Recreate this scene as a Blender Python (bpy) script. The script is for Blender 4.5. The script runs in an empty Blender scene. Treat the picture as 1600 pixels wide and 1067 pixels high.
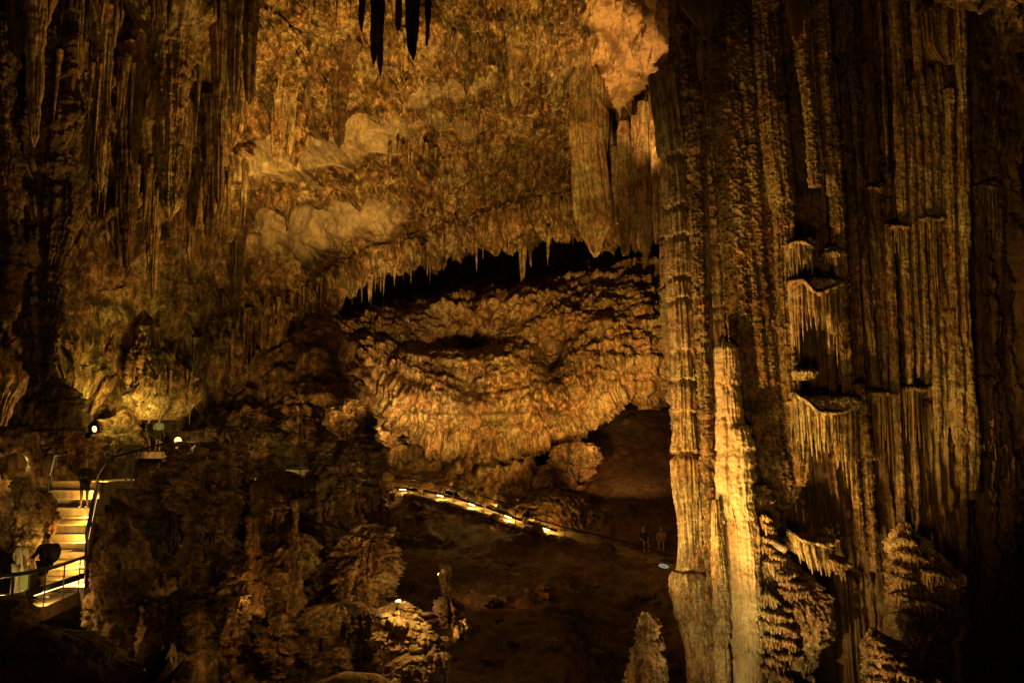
import bpy, math, random
import numpy as np
from mathutils import Vector
random.seed(7)
SC = bpy.context.scene
COL = SC.collection
QUAL = 1.0            # mesh fineness (1 = final)
# ------------------------------------------------------------------ camera, world, exposure
F = 1300.0; PITCH = math.radians(8.0)
cam_d = bpy.data.cameras.new('camera'); cam = bpy.data.objects.new('camera', cam_d); COL.objects.link(cam)
cam_d.sensor_width = 36; cam_d.lens = 36*F/1600; cam_d.clip_start = 0.1; cam_d.clip_end = 500
cam.location = (0, 0, 0); cam.rotation_euler = (math.radians(90)+PITCH, 0, 0)
SC.camera = cam
SC.render.resolution_x = 1024; SC.render.resolution_y = 682
w = bpy.data.worlds.new('World'); SC.world = w; w.use_nodes = True
w.node_tree.nodes['Background'].inputs[0].default_value = (0.9, 0.47, 0.13, 1)
w.node_tree.nodes['Background'].inputs[1].default_value = 0.016      # faint warm ambient fill, added in place of cavern bounce
SC.view_settings.view_transform = 'Standard'; SC.view_settings.look = 'None'
SC.view_settings.exposure = 0.35; SC.view_settings.gamma = 1.0
try:
    SC.cycles.max_bounces = 4; SC.cycles.diffuse_bounces = 2; SC.cycles.glossy_bounces = 1
    SC.cycles.use_denoising = True; SC.cycles.sample_clamp_indirect = 2.0
except Exception: pass

CP, SP = math.cos(PITCH), math.sin(PITCH)
def P(px, py, Y):
    """point that stands Y metres in front of the viewpoint and shows at px,py of the 1600 px wide photo"""
    px = np.asarray(px, float); py = np.asarray(py, float); Y = np.asarray(Y, float)
    u = (px-800)/F; v = -(py-533.5)/F
    t = Y/(CP-v*SP)
    return np.stack([t*u, Y+0*t, t*(SP+v*CP)], -1)
def PV(px, py, Y): return Vector(P(px, py, Y).tolist())

# ------------------------------------------------------------------ lamps and added fill lights
LY = (1.0, 0.60, 0.165); LO = (1.0, 0.55, 0.11); LG = (0.88, 0.60, 0.11); LR = (1.0, 0.50, 0.13)
def spot(loc, tgt, power, color=LO, angle=80, radius=0.25, blend=0.8, parent=None):
    l = bpy.data.lights.new('flood_or_fill', 'SPOT'); l.energy = power; l.color = color
    l.spot_size = math.radians(angle); l.spot_blend = blend; l.shadow_soft_size = radius
    o = bpy.data.objects.new('flood_or_fill', l); COL.objects.link(o); o.location = loc
    o.rotation_euler = (Vector(tgt)-Vector(loc)).to_track_quat('-Z', 'Y').to_euler()
    return o
def point(loc, power, color=LO, radius=0.15):
    l = bpy.data.lights.new('lamp_or_fill', 'POINT'); l.energy = power; l.color = color; l.shadow_soft_size = radius
    o = bpy.data.objects.new('lamp_or_fill', l); COL.objects.link(o); o.location = loc
    return o
# lower wall of the far hall, lit from the foot
spot(PV(640, 730, 52), PV(590, 540, 63), 3800, LY, 80)
spot(PV(770, 735, 50), PV(740, 590, 63), 3300, LO, 85)
spot(PV(880, 740, 38), PV(900, 520, 64), 27000, LO, 46)  # frontal fill added well before the wall to even it out
spot(PV(700, 745, 38), PV(640, 560, 64), 14000, LY, 38)  # second added frontal fill, for the left part of the wall
spot(PV(985, 700, 46), PV(975, 690, 60), 3600, LR, 70)  # added to lift the dark floor right of the bank
point(PV(990, 440, 38), 260, LO, .15)  # added in mid-air to brighten the row of slender draperies
# high ceiling
spot(PV(760, 700, 44), PV(600, 120, 42), 9000, LO, 75)
spot(PV(720, 800, 24), PV(640, 170, 46), 42000, LO, 54)  # more frontal ceiling light, added to fill the shade under the ledges
spot(PV(700, 720, 30), PV(470, 320, 50), 7000, LO, 40)
spot(PV(960, 640, 48), PV(850, 160, 48), 6000, LO, 60)
# orange recess above the columns
spot(PV(985, 330, 38), PV(1000, 70, 46), 6000, LR, 42)
# left side
spot(PV(215, 690, 38), PV(150, 520, 44), 1300, LG, 70)
spot(PV(330, 668, 35), PV(255, 590, 40), 1000, LG, 60)
point(PV(165, 640, 41.2), 70, LG, .1)
spot(PV(720, 740, 31), PV(170, 230, 34), 7000, LO, 66)
spot(PV(360, 720, 40), PV(470, 580, 50), 1600, LO, 60)
# great columns on the right, lit from the lower left
spot(PV(650, 1050, 24.5), PV(1220, 560, 28), 8200, LY, 60, 0.10)
spot((2.5, 9, -3.5), PV(1330, 420, 29), 1400, LO, 60, 1.2)  # soft fill added from the viewer's side, opens the column grooves
spot((-1, 8, -2.5), PV(180, 330, 32), 1500, LO, 62, 1.2)  # matching soft fill added for the upper left
spot((-1.5, 9, -1.0), PV(380, 880, 25), 130, LO, 60, 1.0)  # weak soft fill added for the left foreground rocks
spot(PV(1040, 1170, 20), PV(1190, 930, 27.5), 1000, (1, .66, .23), 58, 0.10)
spot(PV(1150, 1110, 22.3), PV(1270, 890, 27.0), 800, LY, 56, 0.08)
spot(PV(900, 1060, 22), PV(1400, 460, 29), 4600, LO, 60, 0.10)
spot(PV(1180, 1180, 20), PV(1480, 560, 29), 1500, LO, 50, 0.12)
point(PV(925, 1100, 22.5), 40, LY, .1)
point(PV(470, 700, 32), 40, LO, .1)  # small fill added in the black hollow below the ramp

# ------------------------------------------------------------------ numpy noise
rs = np.random.RandomState(11); TAB = rs.rand(65536).astype(np.float32)
def H(a, b=0, c=0):
    a = np.asarray(a).astype(np.int64); b = np.asarray(b).astype(np.int64); c = np.asarray(c).astype(np.int64)
    h = (a*73856093) ^ (b*19349663) ^ (c*83492791)
    h = (h ^ (h >> 13))*1274126177
    return TAB[(h ^ (h >> 16)) & 65535]
def vn(p, s=0):
    """smooth value noise, -1..1"""
    q = p+s*17.37; i = np.floor(q).astype(np.int64); f = (q-i).astype(np.float32); f = f*f*(3-2*f)
    x, y, z = i[..., 0], i[..., 1], i[..., 2]; fx, fy, fz = f[..., 0], f[..., 1], f[..., 2]
    r = 0
    for dx in (0, 1):
        for dy in (0, 1):
            for dz in (0, 1):
                r = r+H(x+dx, y+dy, z+dz)*(fx if dx else 1-fx)*(fy if dy else 1-fy)*(fz if dz else 1-fz)
    return r*2-1
def fbm(p, oct=4, s=0, gain=.5):
    r = 0; a = 1.; t = 0
    for o in range(oct):
        r = r+a*vn(p*(2.03**o), s+o); t += a; a *= gain
    return r/t
def bill(p, oct=3, s=0, gain=.5):
    """rounded knobs with sharp creases, 0..1"""
    r = 0; a = 1.; t = 0
    for o in range(oct):
        r = r+a*np.abs(vn(p*(2.1**o), s+o)); t += a; a *= gain
    return r/t*2
def sm(x, a, b):
    t = np.clip((x-a)/(b-a), 0, 1); return t*t*(3-2*t)
def drips(x, z, wd, L, seed=0):
    """hanging-drip relief: pointed below, swelling upwards, each cell with its own length"""
    h = 0
    for i in (-1, 0, 1):
        c = np.floor(x/wd)+i
        ce = (c+.5+.7*(H(c, 7, seed)-.5))*wd
        q = z/L+H(c, 3, seed)*5; k = np.floor(q); s = q-k
        a = H(c, k, seed+2); cut = .45*H(c, k, seed+5); s = np.clip((s-cut)/(1-cut), 0, 1)
        half = wd*(.35+.5*a)*np.sqrt(s)+1e-4
        dx = np.abs(x-ce)/half
        pr = np.sqrt(np.clip(1-dx*dx, 0, 1))
        h = np.maximum(h, pr*(.35+.65*a)*np.power(s, .35)*(1-s**3))
    return h

def spikes(x, y, cell, seed=0, pw=1.2):
    """pointed cones hanging from the cells of a horizontal lattice, 0..1"""
    h = 0
    for i in (-1, 0, 1):
        for j in (-1, 0, 1):
            cx_ = np.floor(x/cell)+i; cy_ = np.floor(y/cell)+j
            ex = (cx_+.5+.8*(H(cx_, cy_, seed)-.5))*cell; ey = (cy_+.5+.8*(H(cx_, cy_, seed+1)-.5))*cell
            a = H(cx_, cy_, seed+2); r = np.sqrt((x-ex)**2+(y-ey)**2)/(cell*(.30+.45*a))
            h = np.maximum(h, a*a*np.clip(1-r, 0, 1)**pw)
    return h

# ------------------------------------------------------------------ mesh helpers
def sc3(p, a, b, c): return p*np.array([a, b, c])
def grid_obj(name, V, mat, wrap=False, smooth=True, base=None, parent=None, flip=False):
    nv, nu, _ = V.shape
    idx = np.arange(nv*nu).reshape(nv, nu)
    if wrap: idx = np.concatenate([idx, idx[:, :1]], 1)
    a, b, c, d = idx[:-1, :-1], idx[:-1, 1:], idx[1:, 1:], idx[1:, :-1]
    q = np.stack([a, b, c, d] if flip else [a, d, c, b], -1).reshape(-1)
    n = len(q)//4
    me = bpy.data.meshes.new(name)
    base = np.zeros(3) if base is None else np.asarray(base, float)
    co = (V.reshape(-1, 3)-base).astype(np.float32).reshape(-1)
    me.vertices.add(nv*nu); me.vertices.foreach_set('co', co)
    me.loops.add(n*4); me.loops.foreach_set('vertex_index', q.astype(np.int32))
    me.polygons.add(n); me.polygons.foreach_set('loop_start', np.arange(0, n*4, 4, dtype=np.int32))
    try: me.polygons.foreach_set('loop_total', np.full(n, 4, dtype=np.int32))
    except Exception: pass
    me.polygons.foreach_set('use_smooth', np.full(n, smooth, dtype=bool))
    me.update(); me.validate()
    me.materials.append(mat)
    o = bpy.data.objects.new(name, me); COL.objects.link(o); o.location = base
    if parent is not None:
        o.parent = parent
        o.location = Vector(base.tolist())-Vector(parent['_w']) if '_w' in parent else base
    return o
def tag(o, label=None, cat=None, group=None, kind=None):
    if label: o['label'] = label
    if cat: o['category'] = cat
    if group: o['group'] = group
    if kind: o['kind'] = kind
    return o
def catmull(xs, ys, x):
    xs = np.asarray(xs, float); ys = np.asarray(ys, float)
    m = np.gradient(ys, xs, axis=0) if len(xs) > 2 else np.repeat(((ys[1:]-ys[:1])/(xs[1]-xs[0])), 2, 0)
    # limit the tangents so that the curve does not overshoot
    d = np.diff(ys, axis=0)/np.diff(xs).reshape((-1,)+(1,)*(ys.ndim-1))
    for i in range(len(xs)):
        lo = d[max(i-1, 0)]; hi = d[min(i, len(d)-1)]
        lim = 3*np.minimum(abs(lo), abs(hi)); m[i] = np.where(lo*hi <= 0, 0, np.clip(m[i], -lim, lim))
    i = np.clip(np.searchsorted(xs, x)-1, 0, len(xs)-2)
    h = (xs[i+1]-xs[i]); t = (x-xs[i])/h
    sh = (-1,)+(1,)*(ys.ndim-1); t = t.reshape(sh); h = h.reshape(sh)
    return ((2*t**3-3*t**2+1)*ys[i]+(t**3-2*t**2+t)*h*m[i]+(-2*t**3+3*t**2)*ys[i+1]+(t**3-t**2)*h*m[i+1])
def sheet_points(ctrl, res):
    """ctrl[row][col] = (px, py, Y)"""
    C = np.array(ctrl, float)
    lu = np.linalg.norm(np.diff(C[..., :2], axis=1), axis=2).max(0); lv = np.linalg.norm(np.diff(C[..., :2], axis=0), axis=2).mean(1)
    lv = np.maximum(lv, 12); lu = np.maximum(lu, 6)
    def par(L):
        out = [0.]
        for i, l in enumerate(L):
            n = max(2, int(l/res)); out += list(i+(np.arange(n)+1)/n)
        return np.array(out)
    pu, pv = par(lu), par(lv)
    A = catmull(np.arange(C.shape[0]), C, pv)                    # rows
    B = catmull(np.arange(C.shape[1]), np.swapaxes(A, 0, 1), pu)
    return np.swapaxes(B, 0, 1)
def sheet(name, ctrl, disp, mat, res=1.6, smooth=True, down=None, attr=None, keep=None, fix=0):
    S = sheet_points(ctrl, res/QUAL)
    W = P(S[..., 0], S[..., 1], S[..., 2])
    gu = np.gradient(W, axis=1); gv = np.gradient(W, axis=0)
    N = np.cross(gu, gv); N /= np.linalg.norm(N, axis=-1, keepdims=True)+1e-9
    if (N*W).sum(-1).mean() > 0: N = -N
    if fix: N = (1-fix)*N+fix*np.array([0, -1., -.12]); N /= np.linalg.norm(N, axis=-1, keepdims=True)
    D = disp(W, S)
    if down is not None: W[..., 2] -= down(W, S)
    W = W+N*D[..., None]
    o = grid_obj(name, W, mat, smooth=smooth)
    if attr is not None:
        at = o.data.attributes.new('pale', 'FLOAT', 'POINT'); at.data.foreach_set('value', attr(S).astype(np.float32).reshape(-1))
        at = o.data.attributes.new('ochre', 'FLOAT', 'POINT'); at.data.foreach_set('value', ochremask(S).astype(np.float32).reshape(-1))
    if keep is not None: keep.append(W)
    return o

# ------------------------------------------------------------------ materials
def rock_mat(name, pale, mid, dark, pos=.5, scale=1.0, bump=.05, streak=.5, rough=.8, spec=.35, fine=1.0, slab=None, ochre=None):
    m = bpy.data.materials.new(name); m.use_nodes = True; nt = m.node_tree; nd = nt.nodes; ln = nt.links
    bs = nd['Principled BSDF']; bs.inputs['Roughness'].default_value = rough
    bs.inputs['Specular IOR Level'].default_value = spec
    g = nd.new('ShaderNodeNewGeometry')
    def noise(sc, det=6, rgh=.6, stretch=(1, 1, 1), dist=0):
        mp = nd.new('ShaderNodeMapping'); mp.inputs['Scale'].default_value = stretch; ln.new(g.outputs['Position'], mp.inputs[0])
        n = nd.new('ShaderNodeTexNoise'); n.inputs['Scale'].default_value = sc; n.inputs['Detail'].default_value = det
        n.inputs['Roughness'].default_value = rgh; n.inputs['Distortion'].default_value = dist
        ln.new(mp.outputs[0], n.inputs['Vector']); return n.outputs['Fac']
    def math_(op, a, b):
        x = nd.new('ShaderNodeMath'); x.operation = op
        for i, v in enumerate((a, b)):
            if isinstance(v, (int, float)): x.inputs[i].default_value = v
            else: ln.new(v, x.inputs[i])
        return x.outputs[0]
    big = noise(.16*scale, 5, .65, dist=.6); med = noise(1.7*scale, 6, .75, (1, 1, 1-.75*streak)); st = noise(2.2*scale, 4, .6, (1, 1, .10))
    v = math_('ADD', math_('MULTIPLY', big, .40), math_('ADD', math_('MULTIPLY', med, .38), math_('MULTIPLY', st, .22)))
    cr = nd.new('ShaderNodeValToRGB'); ln.new(v, cr.inputs[0])
    e = cr.color_ramp.elements; e[0].position = pos-.065; e[0].color = (*dark, 1); e[1].position = pos+.055; e[1].color = (*pale, 1)
    x = e.new(pos-.005); x.color = (*mid, 1)
    # small speckle of dark and light grains
    sp = noise(9*scale, 3, .7); r2 = nd.new('ShaderNodeValToRGB'); ln.new(sp, r2.inputs[0])
    r2.color_ramp.elements[0].position = .40; r2.color_ramp.elements[0].color = (.38, .36, .34, 1)
    r2.color_ramp.elements[1].position = .56; r2.color_ramp.elements[1].color = (1, 1, 1, 1)
    bl = noise(2.6*scale, 6, .8, (1, 1, .6)); r3 = nd.new('ShaderNodeValToRGB'); ln.new(bl, r3.inputs[0])
    r3.color_ramp.elements[0].position = .45; r3.color_ramp.elements[0].color = (.34, .28, .22, 1)
    r3.color_ramp.elements[1].position = .54; r3.color_ramp.elements[1].color = (1, 1, 1, 1)
    m0 = nd.new('ShaderNodeMix'); m0.data_type = 'RGBA'; m0.blend_type = 'MULTIPLY'; m0.inputs[0].default_value = .8*fine
    ln.new(cr.outputs[0], m0.inputs[6]); ln.new(r3.outputs[0], m0.inputs[7])
    mx = nd.new('ShaderNodeMix'); mx.data_type = 'RGBA'; mx.blend_type = 'MULTIPLY'; mx.inputs[0].default_value = .75*fine
    ln.new(m0.outputs[2], mx.inputs[6]); ln.new(r2.outputs[0], mx.inputs[7]); ln.new(mx.outputs[2], bs.inputs['Base Color'])
    hu = nd.new('ShaderNodeValToRGB'); ln.new(noise(.55*scale, 4, .6), hu.inputs[0])
    hu.color_ramp.elements[0].position = .42; hu.color_ramp.elements[0].color = (1, .78, .58, 1)
    hu.color_ramp.elements[1].position = .58; hu.color_ramp.elements[1].color = (.95, .95, .74, 1)
    mh = nd.new('ShaderNodeMix'); mh.data_type = 'RGBA'; mh.blend_type = 'MULTIPLY'; mh.inputs[0].default_value = 1
    ln.new(mx.outputs[2], mh.inputs[6]); ln.new(hu.outputs[0], mh.inputs[7]); ln.new(mh.outputs[2], bs.inputs['Base Color']); mx = mh
    if slab:
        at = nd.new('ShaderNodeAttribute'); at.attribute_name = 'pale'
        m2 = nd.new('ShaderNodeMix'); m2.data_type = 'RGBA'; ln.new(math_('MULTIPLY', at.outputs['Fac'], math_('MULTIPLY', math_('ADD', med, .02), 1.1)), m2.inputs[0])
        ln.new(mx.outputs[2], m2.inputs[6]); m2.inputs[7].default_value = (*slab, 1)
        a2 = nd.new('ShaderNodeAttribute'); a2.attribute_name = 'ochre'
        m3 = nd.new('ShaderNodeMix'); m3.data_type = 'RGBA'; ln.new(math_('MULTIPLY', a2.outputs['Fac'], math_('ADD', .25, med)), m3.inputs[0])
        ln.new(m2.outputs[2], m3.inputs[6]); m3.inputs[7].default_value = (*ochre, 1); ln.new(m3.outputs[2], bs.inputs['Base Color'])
    b1 = nd.new('ShaderNodeBump'); b1.inputs['Distance'].default_value = bump; b1.inputs['Strength'].default_value = 1
    hh = math_('ADD', noise(4.5*scale, 5, .7, (1, 1, 1-.6*streak)), math_('MULTIPLY', noise(16*scale, 3, .6), .35))
    ln.new(hh, b1.inputs['Height']); ln.new(b1.outputs[0], bs.inputs['Normal'])
    return m
def flat_mat(name, col, rough=.6, metal=0, emit=None, es=0):
    m = bpy.data.materials.new(name); m.use_nodes = True; nt = m.node_tree; bs = nt.nodes['Principled BSDF']
    n = nt.nodes.new('ShaderNodeTexNoise'); n.inputs['Scale'].default_value = 14; n.inputs['Detail'].default_value = 5
    r = nt.nodes.new('ShaderNodeValToRGB'); nt.links.new(n.outputs['Fac'], r.inputs[0])
    r.color_ramp.elements[0].position = .3; r.color_ramp.elements[1].position = .7
    r.color_ramp.elements[0].color = (*[c*.72 for c in col], 1); r.color_ramp.elements[1].color = (*[min(1, c*1.12) for c in col], 1)
    nt.links.new(r.outputs[0], bs.inputs['Base Color'])
    bs.inputs['Roughness'].default_value = rough; bs.inputs['Metallic'].default_value = metal
    if emit: bs.inputs['Emission Color'].default_value = (*emit, 1); bs.inputs['Emission Strength'].default_value = es
    return m
PALE = (.56, .46, .33); MIDC = (.34, .23, .13); DARK = (.11, .07, .035)
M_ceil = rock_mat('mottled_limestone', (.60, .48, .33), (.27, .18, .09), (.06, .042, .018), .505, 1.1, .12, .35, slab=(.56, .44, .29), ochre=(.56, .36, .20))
M_wall = rock_mat('wall_limestone', (.58, .45, .30), (.32, .21, .11), (.08, .05, .022), .495, 1.1, .12, .4)
M_red = rock_mat('ochre_limestone', (.60, .42, .28), (.46, .24, .12), (.22, .10, .05), .47, .9, .05, 0, fine=.4)
M_col = rock_mat('column_calcite', (.52, .42, .29), (.36, .27, .16), (.16, .11, .06), .47, 1.6, .035, .8)
M_grain = rock_mat('granular_calcite', (.50, .38, .22), (.30, .21, .11), (.10, .07, .035), .50, 2.2, .06, .2)
M_pale = rock_mat('smooth_pale_calcite', (.50, .43, .33), (.43, .36, .26), (.30, .24, .16), .46, 1.0, .02, .9, fine=.35, rough=.55)
M_shaded = rock_mat('shaded_calcite', (.20, .135, .075), (.11, .07, .036), (.04, .026, .013), .50, 1.2, .05, .6)  # darker copy of the calcite, shade of unlit rock put into its colour
M_core = rock_mat('dim_golden_calcite', (.36, .26, .15), (.22, .155, .085), (.11, .075, .04), .48, 1.6, .04, .9, fine=.6)  # column calcite darkened, dimness of the great body put into its colour
M_rock = rock_mat('brown_rock', (.42, .30, .18), (.24, .155, .08), (.07, .045, .025), .50, 1.2, .07, .1)
M_floor = rock_mat('trodden_earth', (.17, .10, .058), (.10, .06, .034), (.05, .03, .018), .50, .9, .05, 0, fine=.45)
M_smooth = rock_mat('smooth_brown_flowstone', (.40, .28, .15), (.30, .2, .10), (.2, .13, .06), .5, .8, .008, .9, fine=.15, rough=.45)
M_conc = rock_mat('worn_concrete', (.42, .36, .27), (.34, .29, .21), (.24, .2, .15), .48, 2.5, .008, 0, fine=.3)
M_metal = flat_mat('dark_railing_metal', (.012, .010, .008), .65, .2)
M_lens = flat_mat('lamp_lens', (.9, .8, .6), .4, 0, (1, .66, .22), 6)
M_lensg = flat_mat('strip_lens', (.9, .8, .6), .4, 0, (1, .62, .2), 3)

# ------------------------------------------------------------------ setting: ceiling, walls, floor
lipx = [-500, -200, 0, 150, 250, 330, 400, 470, 560, 640, 700, 760, 830, 880, 930, 1000, 1080, 1200, 1500, 2000]
lipy = [540, 560, 590, 600, 622, 585, 545, 492, 474, 432, 398, 398, 412, 370, 335, 368, 395, 420, 450, 470]
lipY = [36, 38, 40, 43, 46, 50, 54, 58, 62, 64, 66, 66, 66, 64, 62, 60, 56, 46, 40, 36]
def lip(px): return np.interp(px, lipx, lipy), np.interp(px, lipx, lipY)
cols = list(range(-500, 2001, 125))
ctrl = []
for fr, yy, k in ((None, -900, .28), (None, -420, .52), (None, -120, .66), (.18, 0, .74), (.45, 0, .84), (.75, 0, .94), (.93, 0, .99), (1.0, 0, 1.0), (1.0, -1, 1.10), (1.0, -60, 1.30)):
    row = []
    for c in cols:
        ly, lY = lip(c); ly = ly-np.interp(c, [300, 470, 1100, 1400], [10, 48, 48, 0])   # room for the relief that swells below the edge
        if fr is None: py = yy
        elif fr < 1: py = -60+(ly+60)*fr
        else: py = ly+(0 if yy == 0 else yy)
        row.append((c, py, lY*k))
    ctrl.append(row)
CEIL = np.array(ctrl)
KEEP = []
def ceilY(px, py):
    """distance of the finished ceiling surface seen at px,py"""
    W = KEEP[0]; k = 3; w_ = W[::k, ::k]
    if len(KEEP) < 2:
        dep = w_[..., 1]*CP+w_[..., 2]*SP; up = -w_[..., 1]*SP+w_[..., 2]*CP
        KEEP.append((800+F*w_[..., 0]/dep, 533.5-F*up/dep, w_[..., 1]))
    X, Y, D = KEEP[1]
    d = (X-px)**2+(Y-py)**2; near = d < max(36, d.min()*1.5)
    return float(np.percentile(D[near], 15))
def lineA(px): return np.interp(px, [100, 270, 430, 610, 700], [330, 288, 262, 215, 205])
def lineB(px): return np.interp(px, [360, 420, 520, 600, 700], [330, 305, 280, 262, 268])
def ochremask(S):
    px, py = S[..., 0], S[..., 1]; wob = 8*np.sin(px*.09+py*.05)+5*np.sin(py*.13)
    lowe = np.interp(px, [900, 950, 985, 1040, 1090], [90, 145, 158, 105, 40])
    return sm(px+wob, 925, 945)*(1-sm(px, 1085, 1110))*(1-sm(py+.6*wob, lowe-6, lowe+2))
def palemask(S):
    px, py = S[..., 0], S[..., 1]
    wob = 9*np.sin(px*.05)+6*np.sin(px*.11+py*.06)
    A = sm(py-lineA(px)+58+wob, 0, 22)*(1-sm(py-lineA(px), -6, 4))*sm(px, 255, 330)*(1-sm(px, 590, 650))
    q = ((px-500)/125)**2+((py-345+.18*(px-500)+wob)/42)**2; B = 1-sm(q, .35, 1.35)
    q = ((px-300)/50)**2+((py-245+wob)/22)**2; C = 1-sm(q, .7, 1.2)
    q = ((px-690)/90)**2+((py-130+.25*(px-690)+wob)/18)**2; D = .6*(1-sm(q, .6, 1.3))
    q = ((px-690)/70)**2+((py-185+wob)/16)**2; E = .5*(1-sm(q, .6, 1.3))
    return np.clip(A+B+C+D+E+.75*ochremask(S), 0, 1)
def d_ceil(W, S):
    X, Y, Z = W[..., 0], W[..., 1], W[..., 2]
    px, py = S[..., 0], S[..., 1]
    wv = fbm(W/9., 3, 1)
    d = 2.0*fbm(W/12., 3, 2)+1.1*bill(W/4.5, 2, 3)
    s = (Z-.22*X)/4.2+1.1*wv; k = np.floor(s); f = s-k
    slab = palemask(S)
    rough = 1-.80*slab; d += slab*(.22*fbm(W/4., 4, 17)+.16*fbm(W/.5, 4, 18)-.5*np.clip(fbm(W/.9, 2, 19)-.25, 0, 1))
    d += rough*((1.2+1.2*(H(k, 5, 5)-.5))*(sm(f, 0, .10)*(1-.75*f))-.5)
    for ln, a0, x0, x1 in ((lineA, 1.6, 60, 640), (lineB, 2.0, 370, 690)):
        e = py-ln(px)+4*np.sin(px*.07)
        d += a0*sm(e, -60, -6)*(1-sm(e, -3, 3))*sm(px, x0, x0+60)*(1-sm(px, x1-60, x1))
    oc = ochremask(S); d += oc*(1.0+.7*bill(W/2.2, 3, 82)-.9*sm(fbm(W/1.6, 2, 86), .25, .4))
    left = 1-sm(px, 330, 560)
    m1 = sm(fbm(W/5., 3, 21), -.2, .15); m2 = sm(fbm(W/3., 3, 22), -.15, .15)
    d += rough*(1-.62*left)*(.9*bill(W/1.5, 3, 12)+.55*m2*bill(W/.55, 3, 13)+.22*fbm(W/.25, 3, 14))
    Xw = X+.8*fbm(W/3., 2, 31)
    d += rough*(.25+m1)*(.8+.2*left)*drips(Xw, Z, 1.0, 4.2, 3)+rough*m1*.5*drips(Xw, Z, .42, 1.9, 4)
    d += .35*rough*drips(Xw+.3, Z, .24, .9, 6)*(.3+m2)
    return d
def down_ceil(W, S):
    X, Y = W[..., 0], W[..., 1]; px, py = S[..., 0], S[..., 1]
    left = 1-sm(px, 300, 520); rough = (1-palemask(S))**2
    m = sm(fbm(W/6., 3, 23), -.1, .2); m3 = sm(fbm(W/4., 2, 24), -.05, .2)
    X = X+.4*fbm(W/2., 2, 25)
    inlip = 1-sm(py-np.interp(px, lipx, lipy), -4, 2)
    return rough*inlip*((1.2*m+1.9*left)*spikes(X, Y, 1.9, 61)+(1.3*m+.6*left)*spikes(X, Y, .8, 62)+1.0*m3*spikes(X, Y, .45, 63, 1.)+1.6*spikes(X, Y, .8, 64)*sm(py-np.interp(px, lipx, lipy), -40, -20))
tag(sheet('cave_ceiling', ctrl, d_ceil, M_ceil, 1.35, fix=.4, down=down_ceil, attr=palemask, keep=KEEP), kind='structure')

# lower wall of the far hall
bx = [440, 510, 560, 600, 640, 690, 760, 850, 900, 940, 980, 1020, 1060, 1160]
by = [520, 562, 590, 615, 655, 682, 686, 676, 645, 622, 606, 604, 612, 625]
cx = [440, 480, 510, 560, 600, 640, 690, 760, 850, 900, 940, 980, 1020, 1060, 1160]
ctrl = []
wtx = [440, 560, 640, 700, 760, 820, 880, 930, 1000, 1160]; wty = [498, 496, 482, 466, 460, 458, 436, 416, 420, 430]
for fr, Ya in ((-.05, 95), (-.02, 82), (0.0, 74), (.06, 69), (.22, 66), (.5, 64), (.8, 62), (.97, 62), (1.0, 63), (1.0, 66), (.97, 76)):
    row = []
    for c in cx:
        b = np.interp(c, bx, by); ly = np.interp(c, wtx, wty)+8
        Yx = 0 if c > 600 else -(600-c)*.02
        row.append((c, ly+(b-ly)*fr+(3 if Ya == 66 else 0), Ya+Yx))
    ctrl.append(row)
def d_wall(W, S):
    X, Z = W[..., 0], W[..., 2]
    d = 2.6*fbm(W/8., 3, 52)+1.6*bill(W/3., 3, 53)+.6*bill(W/1.3, 3, 58)
    Xw = X+.25*fbm(W/2.5, 2, 54)
    m = sm(fbm(W/5., 3, 55), -.25, .15)
    mm = sm(fbm(W/4., 3, 50), 0, .15)
    d += mm*.5*drips(Xw, Z, .55, 2.6, 8)+.45*mm*drips(Xw, Z, .28, 1.5, 9)
    d += .62*bill(W/1.0, 3, 56)+.35*bill(W/.4, 2, 51)+.35*sm(fbm(W/2.5, 2, 59), -.1, .2)*drips(Xw+.2, Z, .24, 1.1, 10)+.07*fbm(W/.2, 2, 57)
    # two dark hollows
    for hx, hy, rx, ry, dp in ((725, 520, 78, 34, 6.5), (862, 548, 24, 42, 6), (735, 600, 34, 22, 2.5)):
        q = ((S[..., 0]-hx)/rx)**2+((S[..., 1]-hy)/ry)**2
        d -= dp*np.exp(-q*1.2)
    return d
def down_wall(W, S):
    b = np.interp(S[..., 0], bx, by); e = S[..., 1]-b
    return (1.1*spikes(W[..., 0], W[..., 0]*0+.5, .8, 71, 1.)*sm(vn(W/2.5, 3), -.2, .3)+.5*spikes(W[..., 0], W[..., 0]*0+.5, .22, 72, 1.))*sm(e, -14, -3)*(S[..., 2] < 68)*(1-sm(S[..., 0], 890, 930))
tag(sheet('cave_wall', ctrl, d_wall, M_wall, 1.25, fix=.72, down=down_wall), kind='structure')

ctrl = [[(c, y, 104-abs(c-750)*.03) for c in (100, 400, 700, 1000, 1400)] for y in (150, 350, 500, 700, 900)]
tag(sheet('cave_wall', ctrl, lambda W, S: 3*fbm(W/8., 4, 59), M_shaded, 6), kind='structure')  # dark backing sheet added behind the crevice to keep it black
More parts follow.
